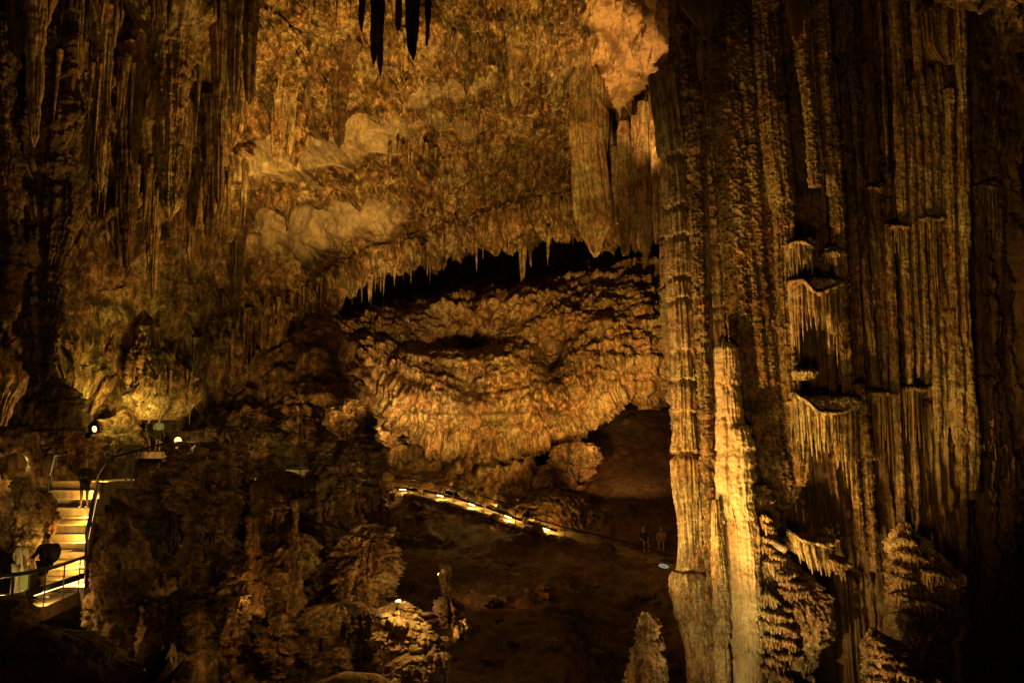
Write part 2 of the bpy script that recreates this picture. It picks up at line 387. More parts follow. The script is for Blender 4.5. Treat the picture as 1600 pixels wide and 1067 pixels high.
# walkway line (near edge) used by the floor, the path and the railing
WK = [(500, 757, 62), (550, 763, 61), (588, 769, 60), (640, 772, 58), (700, 785, 55), (760, 804, 52), (820, 826, 49), (872, 842, 47), (960, 864, 44.5), (1058, 892, 42), (1150, 918, 40)]
wkx = [a[0] for a in WK]; wky = [a[1] for a in WK]; wkY = [a[2] for a in WK]
def walk(px): return np.interp(px, wkx, wky), np.interp(px, wkx, wkY)
cx = [-600, -200, 100, 350, 485, 588, 640, 700, 760, 820, 872, 920, 960, 1010, 1058, 1150, 1400, 1800, 2200]
ctrl = []
for r in range(10):
    row = []
    for c in cx:
        wy, wY = walk(c)
        b = np.interp(c, bx, by); back = np.interp(c, [560, 700, 850, 950, 1060], [700, 700, 697, 640, 640])
        # scree above the walkway is steep on the left and flat on the right
        if r == 0: v = (c, back-14, 86)
        elif r == 1: v = (c, back, 72)
        elif r == 2: v = (c, back+(wy-back)*.35, 66 if c < 850 else 60)
        elif r == 3: v = (c, back+(wy-back)*.75, wY+3.5)
        elif r == 4: v = (c, wy-8, wY+2.2)
        elif r == 5: v = (c, wy+1, wY)
        elif r == 6: v = (c, wy+12, wY-.5)
        elif r == 7: v = (c, wy+60, wY-5)
        elif r == 8: v = (c, 1080+np.interp(c, [880, 1060], [0, 260]), 26)
        else: v = (c, 1900, 9)
        row.append(v)
    ctrl.append(row)
def d_floor(W, S):
    px, py = S[..., 0], S[..., 1]
    wy = np.interp(px, wkx, wky)
    bank = sm(py, 600, 690)*(1-sm(py-wy, -16, -4))*(1-sm(px, 840, 980))
    below = sm(py-wy, 8, 60)
    d = bank*(-1.5)
    d += .10*bill(W/.5, 3, 69)+.35*np.clip(fbm(W/1.6, 3, 70)-.22, 0, 1)*3
    terr = sm(px, 850, 950)*(1-sm(py-wy, -14, -6))
    d += below*(.55*fbm(W/5., 4, 65)+.12*bill(W/1.0, 3, 66))+.03*fbm(W/.5, 3, 67)
    d += terr*(.10*fbm(W/2., 3, 68))
    return d
KF = []
tag(sheet('ground', ctrl, d_floor, M_floor, 2.2, keep=KF), kind='structure')

rows = []
for r, fr in enumerate((0, .12, .35, .6, .8, .93, .99)):
    row = []
    for c in (575, 588, 610, 640, 670, 700, 730, 760, 790, 820, 845, 865, 880):
        wy, wY = walk(c); back = np.interp(c, [575, 640, 700, 780, 880], [690, 700, 712, 724, 756])
        e_ = -4 if c == 575 else -3 if c == 880 else 0
        row.append((c, back+(wy-3-back)*fr-e_*3, wY+2.6+(9 if c < 850 else 6)*(1-fr)**1.3-e_))
    rows.append(row)
def d_bank(W, S):
    sandy = sm(S[..., 0], 590, 620)*(1-sm(S[..., 0], 690, 730))*sm(S[..., 1], 725, 740)
    return (1-.8*sandy)*(1.3*fbm(W/3., 4, 62)+1.1*bill(W/1.7, 3, 63)+.4*bill(W/.6, 3, 60))+.08*fbm(W/.3, 3, 64)
tag(sheet('rock_slope', rows, d_bank, M_rock, 1.3), kind='structure')

# ------------------------------------------------------------------ rock formations
FORM = []
def formation(name, label, cat, prof, Y, mat, dr=.8, flute=.30, fa=.10, rough=.04, rw=.35, tiers=None, ta=.25, rag=6,
              grain=0, lump=0, lw=1.5, zs=1.0, big=0, seed=0, group=None, res=1.5, lean=None, knob=0, parent=None, pw=1.0):
    """body round an upright axis. prof = [(py, xl, xr)] from top to bottom in photo pixels at distance Y."""
    prof = sorted(prof); pr = np.array(prof, float); res = res/QUAL
    n = max(8, int((pr[-1, 0]-pr[0, 0])/res))
    py = np.linspace(pr[0, 0], pr[-1, 0], n)
    xl = catmull(pr[:, 0], pr[:, 1], py) if len(pr) > 2 else np.interp(py, pr[:, 0], pr[:, 1])
    xr = catmull(pr[:, 0], pr[:, 2], py) if len(pr) > 2 else np.interp(py, pr[:, 0], pr[:, 2])
    Yr = np.interp(py, [pr[0, 0], pr[-1, 0]], lean) if lean else np.full(n, float(Y))
    c = P((xl+xr)/2, py, Yr); e = P(xr, py, Yr)
    R = (e-c)[:, 0]; R = np.maximum(R, .002)
    rmax = max((xr-xl)/2)
    nu = int(np.clip(2*math.pi*rmax/res, 20, 1400))
    th = np.arange(nu)/nu*2*math.pi
    TH, RR = np.meshgrid(th, R); PY = np.repeat(py[:, None], nu, 1)
    ct, st = np.cos(TH), np.sin(TH)
    Rm = float(np.mean(R)); sd = seed*3.1
    B = np.stack([c[:, 0:1]+RR*ct, c[:, 1:2]+RR*dr*st, c[:, 2:3]+0*RR], -1)
    # flutes: periodic noise round the axis that changes slowly with height
    k = Rm/flute
    zc = (c[:, 2:3]+0*RR)
    q = np.stack([ct*k, st*k, zc*.16/max(flute, .05)*.35*zs], -1)
    fl = np.abs(vn(q, seed+1)); fl2 = np.abs(vn(q*np.array([2.3, 2.3, 1.6]), seed+2))
    fl = 1-np.clip(fl*2.2, 0, 1)**.8*1.0
    D = fa*RR*0
    D = D+fa*((1-fl)*1.0+(.5*(fl2*2-.6)))
    if big:
        D = D+big*(np.abs(vn(np.stack([ct*k*.22, st*k*.22, zc*.05], -1), seed+31))*2-.6)
    if tiers is not None:
        t = np.array(sorted([pr[0, 0]-60]+list(tiers)+[pr[-1, 0]+60]), float)
        rg = rag*(vn(np.stack([ct*k*1.7, st*k*1.7, zc*0+seed], -1), seed+7)+.6*vn(np.stack([ct*k*.35, st*k*.35, zc*.1], -1), seed+8)*1.8)
        v = PY+rg; i = np.clip(np.searchsorted(t, v)-1, 0, len(t)-2)
        s = (v-t[i])/(t[i+1]-t[i]); px_in = (v-t[i])
        shoulder = sm(px_in, 0, np.minimum(16, .35*(t[i+1]-t[i])))
        D = D-ta*RR*(1-shoulder)*(.6+.8*H(i, 3, seed))+.30*ta*RR*s*s
    D = D+rough*fbm(B/rw, 4, seed+3)
    if lump: D = D+lump*(bill(B/lw, 3, seed+4)-.5)+.55*lump*(bill(B/(lw*.33), 3, seed+14)-.5)+.22*lump*(bill(B/(lw*.11), 2, seed+15)-.5)
    if grain: D = D+grain*(bill(B/.11, 2, seed+5)-.4)
    if knob:
        D = D+knob*drips(TH*Rm*1.0, zc, flute*1.2, flute*5, seed+9)
    D = D-D.mean()*(.5 if lump else 1.)
    D = D*np.minimum(1, RR/(.25*Rm+.01))
    B[..., 0] += ct*D; B[..., 1] += st*D*1.0
    if lump: B[..., 2] += .35*lump*fbm(B/lw, 2, seed+6)
    # close the ends
    top = np.repeat(c[:1, None, :], nu, 1); bot = np.repeat(c[-1:, None, :], nu, 1)
    V = np.concatenate([top, B, bot], 0)
    base = c[-1]
    o = grid_obj(name, V, mat, wrap=True, base=base, flip=True)
    if parent is not None:
        o.parent = parent; o.location = Vector(base.tolist())-parent.location
        if label: o['label'] = label
    else: tag(o, label, cat, group)
    return o

# ---- great column group on the right
YC = 31.0
def coreY(px, off=0): 
    a = np.clip((px-1312)/262., -1, 1); return YC-2.9*math.sqrt(max(0, 1-a*a))-off
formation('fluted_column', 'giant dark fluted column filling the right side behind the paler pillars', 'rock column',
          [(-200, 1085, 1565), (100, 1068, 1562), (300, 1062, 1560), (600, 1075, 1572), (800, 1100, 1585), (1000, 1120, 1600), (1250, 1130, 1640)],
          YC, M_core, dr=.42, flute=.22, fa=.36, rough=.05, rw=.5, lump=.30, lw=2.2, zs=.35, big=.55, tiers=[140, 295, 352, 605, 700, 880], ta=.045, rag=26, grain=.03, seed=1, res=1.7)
def pillar(label, prof, Y, mat=None, **k):
    nm = k.pop('name', 'stone_pillar')
    return formation(nm, label, k.pop('cat', 'rock pillar'), prof, Y, mat or M_col, **k)
pillar('slim tiered pillar at the left edge of the great column, stacked in ragged fluted collars',
       [(120, 1012, 1062), (250, 1032, 1076), (330, 1040, 1082), (430, 1042, 1084), (550, 1050, 1090), (690, 1054, 1094), (720, 1050, 1100), (860, 1062, 1104), (905, 1056, 1110)],
       27.9, tiers=[244, 322, 368, 432, 466, 548, 592, 642, 705], ta=.34, flute=.13, fa=.09, rag=5, grain=.02, seed=2)
pillar('low fluted pedestal with a dark rim under the slim tiered pillar', [(893, 1052, 1100), (905, 1048, 1108), (960, 1056, 1110), (1000, 1066, 1112), (1250, 1080, 1125)],
       27.8, tiers=[965], ta=.2, flute=.12, fa=.08, grain=.03, seed=3, dr=1)
pillar('long grainy pillar left of the bright smooth pillar, running the full height', [(40, 1056, 1082), (200, 1072, 1096), (400, 1082, 1100), (600, 1092, 1110), (800, 1100, 1120), (960, 1106, 1126), (1000, 1108, 1130), (1250, 1116, 1142)],
       27.3, flute=.12, fa=.05, grain=.045, mat=M_grain, seed=4, lump=.1, lw=.5)
pillar('pencil thin dark rib just right of the long grainy pillar', [(60, 1084, 1098), (400, 1100, 1110), (700, 1112, 1122), (1000, 1122, 1136)], 27.6, flute=.10, fa=.03, grain=.02, seed=5)
bp = pillar('brightest pillar, smooth pale and finely fluted with a rounded top and a cracked waist',
       [(535, 1126, 1140), (548, 1118, 1152), (600, 1119, 1155), (640, 1120, 1158), (690, 1119, 1168), (790, 1120, 1173), (812, 1124, 1178), (940, 1134, 1188), (970, 1136, 1192), (1100, 1140, 1196), (1300, 1150, 1210)],
       27.2, M_pale, tiers=[600, 700, 805, 968, 985, 1012], ta=.13, flute=.075, fa=.055, rough=.035, rag=6, seed=6, dr=1, lump=.06, lw=.8, grain=.012)
pillar('stubby cylinder of pale stone fused to the right of the brightest pillar', [(664, 1146, 1160), (672, 1142, 1170), (720, 1142, 1176), (790, 1146, 1178), (815, 1154, 1182), (900, 1160, 1186), (960, 1166, 1190)], 26.75, M_pale, flute=.07, fa=.06, rough=.03, tiers=[700, 812, 890], ta=.12, rag=5, lump=.1, lw=.5, seed=56, dr=1)
pillar('pale fluted strip fused to the left foot of the brightest pillar', [(780, 1112, 1124), (850, 1112, 1132), (960, 1116, 1140), (985, 1114, 1140), (1250, 1124, 1156)], 26.8, M_col, flute=.08, fa=.05, tiers=[960, 985, 1000], ta=.2, seed=57, grain=.03)
pillar('leaning coarse grained slab pillar with knobbly surface, just behind the brightest pillar',
       [(-60, 1078, 1180), (60, 1086, 1186), (200, 1108, 1202), (400, 1128, 1212), (560, 1148, 1222), (700, 1170, 1236), (760, 1184, 1246), (790, 1196, 1236), (800, 1204, 1222)],
       27.9, M_grain, dr=.55, flute=.5, fa=.10, grain=.085, rough=.07, rw=.3, knob=.07, seed=7, tiers=None)
pillar('tall narrow pillar with a bright grainy left edge, left of the shell shaped curtains',
       [(-60, 1168, 1216), (100, 1180, 1222), (300, 1200, 1240), (320, 1204, 1242), (450, 1212, 1240), (640, 1228, 1252), (700, 1238, 1268), (745, 1244, 1262), (760, 1248, 1256)],
       27.4, M_grain, tiers=[322], ta=.2, flute=.14, fa=.07, grain=.06, seed=8)
def fringe(parent, line, length, n, wpx, Y, bulge=.5, mat=None, lean=.05, seed=1):
    """row of thin ribs and drips hanging from a ledge, one mesh under the ledge"""
    rr = random.Random(seed); xs = [p[0] for p in line]; ys = [p[1] for p in line]; vs = []; fs = []; NU = 9
    yl = lambda x: float(catmull(xs, ys, np.array([x]))[0]) if len(xs) > 2 else float(np.interp(x, xs, ys))
    for i in range(n):
        u = (i+rr.uniform(.1, .9))/n; x = xs[0]+(xs[-1]-xs[0])*u; y = yl(x)
        L = float(np.interp(u, [a for a, _ in length], [b for _, b in length]))*rr.uniform(.45, 1.1); w_ = rr.uniform(*wpx)
        Yi = Y-bulge*math.sqrt(max(0, 1-(2*u-1)**2))+rr.uniform(-.12, .12); nr = max(8, int(L/2.5)); ph = rr.random()*50
        base = len(vs)
        for k in range(nr+1):
            t = k/nr; py = y+L*t; px = x+lean*L*t+.8*math.sin(t*4+ph); r = w_/2*(1-t)**.45*(1+.16*math.sin(t*L/3.2+ph)+.10*math.sin(t*L/1.3+ph*2))+.15
            c = P(px, py, Yi); R_ = r*Yi/F
            for q in range(NU):
                a = 6.2832*q/NU; rq = R_*(1+.18*math.sin(3*a+ph))
                vs.append((c[0]+rq*math.cos(a), c[1]+rq*math.sin(a), c[2]))
        for k in range(nr):
            for q in range(NU): fs.append((base+k*NU+q, base+(k+1)*NU+q, base+(k+1)*NU+(q+1) % NU, base+k*NU+(q+1) % NU))
    # thin lip the drips grow from
    base = len(vs); m_ = 24
    for k in range(m_+1):
        u = k/m_; x = xs[0]+(xs[-1]-xs[0])*u; y = yl(x)+1.5+rr.uniform(-.9, .9); Yi = Y-bulge*math.sqrt(max(0, 1-(2*u-1)**2))+rr.uniform(-.07, .07)
        c = P(x, y, Yi)
        for q in range(NU):
            a = 6.2832*q/NU; rz = (.07+.04*math.sin(k*1.7+seed))
            vs.append((c[0], c[1]+.24*math.cos(a), c[2]+rz*math.sin(a)))
    for k in range(m_):
        for q in range(NU): fs.append((base+k*NU+q, base+(k+1)*NU+q, base+(k+1)*NU+(q+1) % NU, base+k*NU+(q+1) % NU))
    o = mesh_obj('fringe', [Vector(v)-parent.location for v in vs], fs, mat or M_col, parent, None, True)
    return o
def mesh_obj(name, vs, fs, mat, parent=None, loc=None, smooth=False):
    me = bpy.data.meshes.new(name); me.from_pydata([tuple(v) for v in vs], [], fs); me.update(); me.materials.append(mat)
    if smooth:
        for p in me.polygons: p.use_smooth = True
    o = bpy.data.objects.new(name, me); COL.objects.link(o)
    if loc is not None: o.location = loc
    if parent is not None: o.parent = parent
    return o
def curtain(label, prof, Y, **k):
    k.setdefault('ta', .25); k.setdefault('flute', .10); k.setdefault('fa', .11); k.setdefault('rag', 10)
    return formation('stone_curtain', label, 'stone curtain', prof, Y, k.pop('mat', M_col), **k)
def ledge(label, line, th_, Y, lengths, n, wpx, bulge=.7, mat=None, seed=1, lean=.05, layers=2):
    x0, x1 = line[0][0], line[-1][0]; ym = sum(p[1] for p in line)/len(line); h = (x1-x0)*.5
    o = formation('stone_curtain', label, 'stone curtain', [(ym-th_*.5, x0+h*.35, x1-h*.3), (ym-th_*.1, x0+2, x1-2), (ym+th_*.5, x0, x1), (ym+th_, x0+3, x1-3), (ym+th_*1.6, x0+h*.3, x1-h*.3)], Y, mat or M_col,
                  dr=bulge/(h*Y/F)*.95, flute=.09, fa=.08, rough=.05, grain=.04, lump=.16, lw=.35, rag=5, seed=seed)
    for j in range(layers):
        fringe(o, [(p[0]+(2 if k == 0 else 0), p[1]+th_*(.2+.5*j)) for k, p in enumerate(line)], [(a_, b_*(1-.35*j)) for a_, b_ in lengths], n, wpx, Y+.12*j, bulge*(1-.15*j), mat, lean, seed*7+j)
    return o
ledge('small fringed ledge under the thin blunt rib, upper left of the shell curtains', [(1226, 381), (1248, 376), (1270, 386)], 10, 27.3, [(0, 50), (.5, 62), (1, 40)], 11, (4, 7), .5, seed=21)
ledge('tattered pale ledge with short drips beside the knotted rib, upper of two', [(1284, 396), (1298, 392), (1312, 398)], 9, 27.2, [(0, 22), (.5, 34), (1, 36)], 8, (3.5, 6), .4, seed=22)
ledge('wide ledge with long thin ribs hanging like a torn curtain, middle of the column', [(1226, 440), (1250, 436), (1275, 456), (1296, 448), (1316, 440)], 10, 27.4, [(0, 120), (.3, 95), (.6, 60), (.8, 110), (1, 150)], 24, (4, 7.5), .8, seed=23)
ledge('short knobbly ledge half way between the two widest fringed ledges', [(1238, 580), (1262, 578), (1272, 584)], 9, 27.2, [(0, 14), (1, 12)], 7, (4, 6), .5, seed=24)
ledge('widest ledge, sagging in the middle, with a ragged skirt of ribs, lowest on the column', [(1232, 610), (1255, 622), (1285, 642), (1315, 640), (1338, 618)], 12, 27.3, [(0, 120), (.3, 105), (.5, 60), (.75, 100), (1, 190)], 30, (4, 8), .9, seed=25)
curtain('fluted curtain strip tucked behind the coarse slab pillar', [(520, 1205, 1235), (560, 1208, 1240), (700, 1226, 1250), (735, 1236, 1248)], 27.9, tiers=[560, 610, 680], seed=25, grain=.05)
pillar('thin blunt rib hanging from the ceiling to a pale broken shelf', [(-60, 1236, 1262), (60, 1240, 1266), (200, 1258, 1276), (292, 1264, 1284)], 27.0, M_grain, flute=.1, fa=.05, grain=.05, seed=9)
pillar('long knotted rib that runs down the middle of the great column', [(-60, 1266, 1290), (150, 1278, 1304), (300, 1294, 1318), (620, 1318, 1332), (700, 1326, 1340), (860, 1338, 1352)], 27.2, M_grain, flute=.12, fa=.05, grain=.05, seed=10)
pillar('knobbly strand with a ladder of dark notches beside the knotted rib', [(600, 1334, 1350), (700, 1342, 1362), (800, 1350, 1368), (893, 1362, 1372)], 27.3, M_grain, flute=.1, fa=.06, grain=.05, tiers=list(range(620, 880, 24)), ta=.3, seed=11)
pillar('dark reddish rib left of the fan of stone ribs', [(-60, 1320, 1340), (200, 1330, 1348), (300, 1338, 1352), (500, 1352, 1366), (600, 1364, 1374)], 27.4, M_shaded, flute=.1, fa=.05, grain=.03, seed=12)
ribs = [(1380, 1392, 350, 860), (1396, 1408, 150, 600), (1410, 1421, 135, 590), (1422, 1432, 122, 600), (1434, 1445, 112, 690), (1446, 1457, 106, 700), (1459, 1471, 100, 690), (1473, 1482, 100, 620), (1356, 1366, 340, 600), (1367, 1376, 360, 640)]
for i, (a, b, y0, y1) in enumerate(ribs):
    s = (y1-y0)*.045
    pillar('reddish stone rib standing side by side in the fan high on the great column' if i not in (0, 8, 9) else 'dark thin rib below the fan of stone ribs on the great column',
           [(y0, a+3, b-3), (y0+14, a, b), ((y0+y1)/2, a+s*.5, b+s*.5+2), (y1-40, a+s, b+s), (y1, a+s+3, b+s-3)], coreY(a, .42), M_col, name='stone_rib', cat='stone rib', flute=.08, fa=.04, grain=.03,
           seed=30+i, group='ribs of the fan' if i not in (0, 8, 9) else 'dark ribs below the fan')
random.seed(21)
for i in range(34):
    a = random.uniform(1100, 1545); w_ = random.uniform(5, 13); y0 = random.choice([-60, -60, -60, 100, 300, 352]); y1 = y0+random.uniform(180, 520) if y0 > 0 else random.uniform(200, 600)
    if y0 == -60: y1 = max(y1, 260)
    s_ = (y1-y0)*.055
    pillar('slender golden rib running down the face of the great column among many alike', [(y0, a+1, a+w_-1), (y0+12, a, a+w_), ((y0+y1)/2, a+s_*.5, a+w_*.95+s_*.5), (y1-30, a+s_*.95+w_*.1, a+w_*.8+s_*.95), (y1, a+s_+w_*.4, a+w_*.55+s_)],
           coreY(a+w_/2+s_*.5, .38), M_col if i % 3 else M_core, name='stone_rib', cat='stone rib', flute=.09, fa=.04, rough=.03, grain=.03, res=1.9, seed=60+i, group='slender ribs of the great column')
random.seed(5)
pillar('honey coloured rib swelling at a horizontal crack, left of a twin rib', [(140, 1476, 1490), (300, 1480, 1494), (500, 1486, 1500), (590, 1484, 1506), (690, 1490, 1512), (760, 1500, 1510), (1000, 1500, 1516)], 27.9, flute=.1, fa=.06, grain=.04, tiers=[588, 690], ta=.15, seed=13)
pillar('straighter honey coloured rib, right hand twin of the swelling rib', [(-60, 1492, 1508), (290, 1496, 1514), (500, 1500, 1516), (590, 1502, 1522), (690, 1508, 1530), (780, 1514, 1528)], 27.9, flute=.1, fa=.06, grain=.03, tiers=[288, 588], ta=.15, seed=14)
pillar('ragged outer pillar forming the right edge of the great column', [(-60, 1532, 1560), (288, 1528, 1556), (300, 1530, 1562), (600, 1546, 1566), (760, 1556, 1582), (830, 1562, 1580)], 29.5, flute=.16, fa=.10, grain=.04, tiers=[290, 588], ta=.12, lump=.08, lw=.5, seed=15)
pillar('broad upper rib panel hanging above the fan, beside the ragged outer pillar', [(-60, 1420, 1500), (60, 1425, 1500), (96, 1450, 1496), (104, 1470, 1490)], 28.3, M_core, dr=.5, flute=.14, fa=.12, grain=.03, seed=16)
curtain('fluted apron with a torn rim below the fan of ribs', [(286, 1336, 1488), (296, 1332, 1494), (320, 1340, 1490), (352, 1346, 1486)], 28.6, dr=.25, mat=M_core, seed=26)
curtain('long dark apron of fine ribs hanging under the lowest ledge', [(606, 1336, 1500), (622, 1332, 1508), (760, 1342, 1512), (900, 1360, 1520), (960, 1380, 1500)], 28.8, dr=.3, mat=M_core, seed=27, fa=.2, tiers=[628])
# shell flowstone mound at the foot
formation('flowstone_mound', 'broad scaly flowstone mound fanning out to the right of the brightest pillar', 'flowstone',
          [(758, 1180, 1192), (780, 1176, 1204), (850, 1176, 1218), (900, 1178, 1252), (930, 1180, 1290), (955, 1182, 1300), (985, 1186, 1292), (1030, 1190, 1262), (1070, 1196, 1270), (1250, 1180, 1330)], 27.4, M_col,
          dr=.55, flute=.12, fa=.12, tiers=[800, 822, 846, 870, 896, 930, 962, 1000, 1040, 1080], ta=.16, rag=16, grain=.035, lump=.28, lw=.7, seed=17)
ledge('jutting ledge with a fringe of drips, between the mound and the dark apron', [(1228, 826), (1250, 838), (1280, 846), (1300, 852)], 12, 27.0, [(0, 34), (.5, 62), (1, 44)], 18, (4, 7.5), .9, seed=28, lean=.18)
ledge('small lower step of the jutting ledge with stubby drips', [(1286, 868), (1302, 874), (1320, 880)], 10, 26.9, [(0, 30), (1, 30)], 9, (4, 6.5), .6, seed=29, lean=.12)
for i, (x0, x1, y, l0, sd) in enumerate(((1340, 1376, 292, 50, 1), (1378, 1420, 352, 60, 2), (1422, 1470, 340, 150, 3), (1340, 1400, 612, 170, 4), (1404, 1440, 604, 110, 5), (1500, 1556, 290, 120, 6), (1500, 1552, 590, 150, 7))):
    ledge(('dark broken ledge with reddish ribs, upper left of the fan', 'thin ledge with a bundle of fine drips, left below the fan', 'ledge with long straight ribs right below the fan', 'low dark ledge with many fine long ribs, beside the notched strand', 'low dark ledge with knobbly ribs, right of the fine ribbed one', 'pale chipped ledge right of the fan, high on the column', 'thin ledge crossing the honey ribs low on the right')[i],
          [(x0, y+4), ((x0+x1)/2, y), (x1, y+3)], 8, coreY((x0+x1)/2, .15), [(0, l0), (.5, l0*.8), (1, l0)], max(9, int((x1-x0)/3.6)), (3, 5.5), .45, mat=M_core if i in (0, 3, 4) else M_col, seed=300+sd, layers=1)
mo = bpy.data.objects['flowstone_mound']
random.seed(77)
for i in range(22):
    y = 806+i*12.5+random.uniform(-5, 5); ext = float(np.interp(y, [800, 850, 900, 935, 965, 1000, 1060], [1204, 1218, 1250, 1290, 1296, 1262, 1268]))
    x0 = random.uniform(1182, 1182+.45*(ext-1182)); x1 = min(ext, x0+random.uniform(22, 60)); l0 = random.uniform(11, 24)
    fringe(mo, [(x0, y), (x0*.6+x1*.4, y+random.uniform(-4, 6)), (x1, y+(x1-x0)*random.uniform(.02, .3))], [(0, l0*.6), (.5, l0*1.3), (1, l0*.8)], int((x1-x0)/3.6)+2, (3.5, 6.5), 27.0+.0015*(x0-1182), .35+.008*(x1-x0), M_col, .12, 400+i)
formation('stalagmite', 'stout scaly stalagmite with a knob on top, right of the column foot', 'stalagmite',
          [(816, 1409, 1418), (828, 1404, 1424), (845, 1400, 1440), (870, 1394, 1470), (900, 1390, 1488), (935, 1390, 1490), (975, 1400, 1488), (1000, 1406, 1480), (1250, 1400, 1500)], 26.2, M_col, dr=.8,
          flute=.16, fa=.10, tiers=[832, 862, 884, 905, 940, 985], ta=.13, rag=14, grain=.03, lump=.22, lw=.6, seed=18)
def scale_up(o, rows, Y, bulge, sd):
    for i, (x0, x1, y, l0) in enumerate(rows): fringe(o, [(x0, y), ((x0+x1)/2, y+random.uniform(-3, 5)), (x1, y+(x1-x0)*.2)], [(0, l0*.7), (.4, l0*1.3), (1, l0)], int((x1-x0)/3.6)+2, (3.5, 6.5), Y, bulge, M_col, .06, sd+i)
sg = COL.objects[-1]
scale_up(sg, [(1402, 1432, 844, 12), (1400, 1445, 862, 16), (1396, 1424, 884, 12), (1392, 1430, 900, 18), (1392, 1420, 930, 20), (1430, 1482, 890, 20), (1425, 1486, 940, 24), (1400, 1440, 960, 22)], 25.9, .9, 500)
formation('stalagmite', 'low spreading scaly stalagmite cut off by the bottom edge, right of centre', 'stalagmite',
          [(982, 1360, 1366), (995, 1356, 1384), (1020, 1354, 1420), (1050, 1354, 1448), (1100, 1350, 1470), (1250, 1340, 1500)], 24.6, M_col, dr=.8,
          flute=.14, fa=.09, tiers=[1000, 1018, 1036, 1056, 1080], ta=.13, rag=14, grain=.03, lump=.2, lw=.5, seed=19)
sg2 = COL.objects[-1]
formation('stalagmite', 'dark lumpy stalagmite in shadow at the far right edge', 'stalagmite', [(640, 1585, 1600), (700, 1572, 1630), (820, 1570, 1660), (1000, 1566, 1680), (1250, 1540, 1720)], 30, M_shaded, tiers=[700, 780, 880, 960], ta=.12, lump=.3, fa=.15, seed=20)
scale_up(sg2, [(1358, 1384, 998, 12), (1357, 1402, 1012, 15), (1360, 1424, 1028, 16), (1358, 1440, 1044, 18), (1356, 1420, 1062, 18)], 24.2, .9, 530)
# far right rock face
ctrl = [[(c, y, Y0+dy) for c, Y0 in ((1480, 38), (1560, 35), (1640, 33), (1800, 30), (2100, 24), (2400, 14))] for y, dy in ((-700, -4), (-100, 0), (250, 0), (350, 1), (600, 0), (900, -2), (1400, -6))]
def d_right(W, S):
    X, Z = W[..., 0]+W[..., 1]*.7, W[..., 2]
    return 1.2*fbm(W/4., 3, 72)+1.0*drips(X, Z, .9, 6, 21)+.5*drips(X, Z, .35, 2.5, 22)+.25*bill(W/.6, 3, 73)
tag(sheet('cave_wall', ctrl, d_right, M_shaded, 2.5), kind='structure')

# smooth brown flowstone blades that reach into the top of the picture
formation('hanging_flowstone', 'smooth brown flowstone with a wavy bright edge hanging at the top of the great column', 'flowstone', [(-120, 1050, 1150), (-20, 1058, 1130), (20, 1068, 1124), (40, 1086, 1116), (62, 1098, 1108)], 22, M_smooth, dr=.25, flute=.5, fa=.03, rough=.05, rw=.6, seed=51)
formation('hanging_flowstone', 'smooth brown drop shaped flowstone at the top edge, above the thin blunt rib', 'flowstone', [(-120, 1212, 1275), (-20, 1224, 1264), (25, 1230, 1258), (50, 1236, 1252), (66, 1242, 1247)], 22, M_smooth, dr=.35, flute=.5, fa=.02, rough=.03, rw=.6, seed=52)

# ---- curtains left of the column
def drape(label, prof, Y, **k):
    return formation('stone_drapery', label, 'stone drapery', prof, Y, k.pop('mat', M_col), **k)
drape('fan shaped fluted drapery left of the orange recess', [(100, 902, 925), (125, 890, 945), (250, 893, 948), (310, 898, 952), (355, 906, 946), (385, 918, 938), (402, 928, 932)], 50, flute=.28, fa=.28, dr=.5, seed=61, grain=0)
drape('narrow fluted drapery hanging above the dark hole at mid height', [(150, 925, 945), (250, 925, 962), (340, 934, 966), (380, 940, 955), (392, 946, 950)], 51, flute=.25, fa=.22, dr=.6, seed=62, mat=M_wall)
for i, (a, b, y0, y1, Y) in enumerate([(966, 985, 190, 400, 46), (984, 998, 180, 395, 45), (996, 1018, 160, 420, 44), (1016, 1034, 130, 380, 42), (1030, 1052, 110, 520, 40), (955, 968, 230, 350, 47), (1046, 1062, 90, 360, 38), (1060, 1078, 70, 330, 36)]):
    drape('long slender drapery in the row between the orange recess and the great column', [(y0, a+2, b-2), (y0+20, a, b), ((y0+y1)/2, a+2, b+1), (y1-30, a+5, b-3), (y1, a+8, a+10)], Y,
          flute=.2, fa=.15, dr=.8, seed=63+i, group='row of slender draperies', mat=M_col)

# ---- left rock face behind the stairs
ctrl = []
for r, (ys, Ya) in enumerate((((560, 570, 600, 640, 640, 640, 640), 52), ((600, 600, 625, 650, 655, 650, 650), 46), ((640, 640, 655, 672, 690, 690, 700), 43), ((700, 700, 700, 705, 720, 730, 740), 40), ((760, 760, 755, 750, 770, 780, 800), 36), ((1000, 1000, 900, 850, 850, 900, 900), 27), ((1500, 1500, 1500, 1500, 1500, 1500, 1500), 12))):
    ctrl.append([(c, y, Ya+o) for c, y, o in zip((-500, -150, 0, 90, 200, 320, 460), ys, (-6, -4, -3, 0, 2, 3, 6))])
def d_left(W, S):
    X, Z = W[..., 0], W[..., 2]
    return -.6+1.3*fbm(W/4., 3, 91)+.9*bill(W/2.2, 3, 92)+.5*drips(X, Z, .45, 2.4, 41)+.2*bill(W/.5, 3, 93)-2.5*sm(S[..., 1], 730, 800)*(1-sm(S[..., 0], 200, 300))
tag(sheet('rock_slope', ctrl, d_left, M_rock, 2.0), kind='structure')
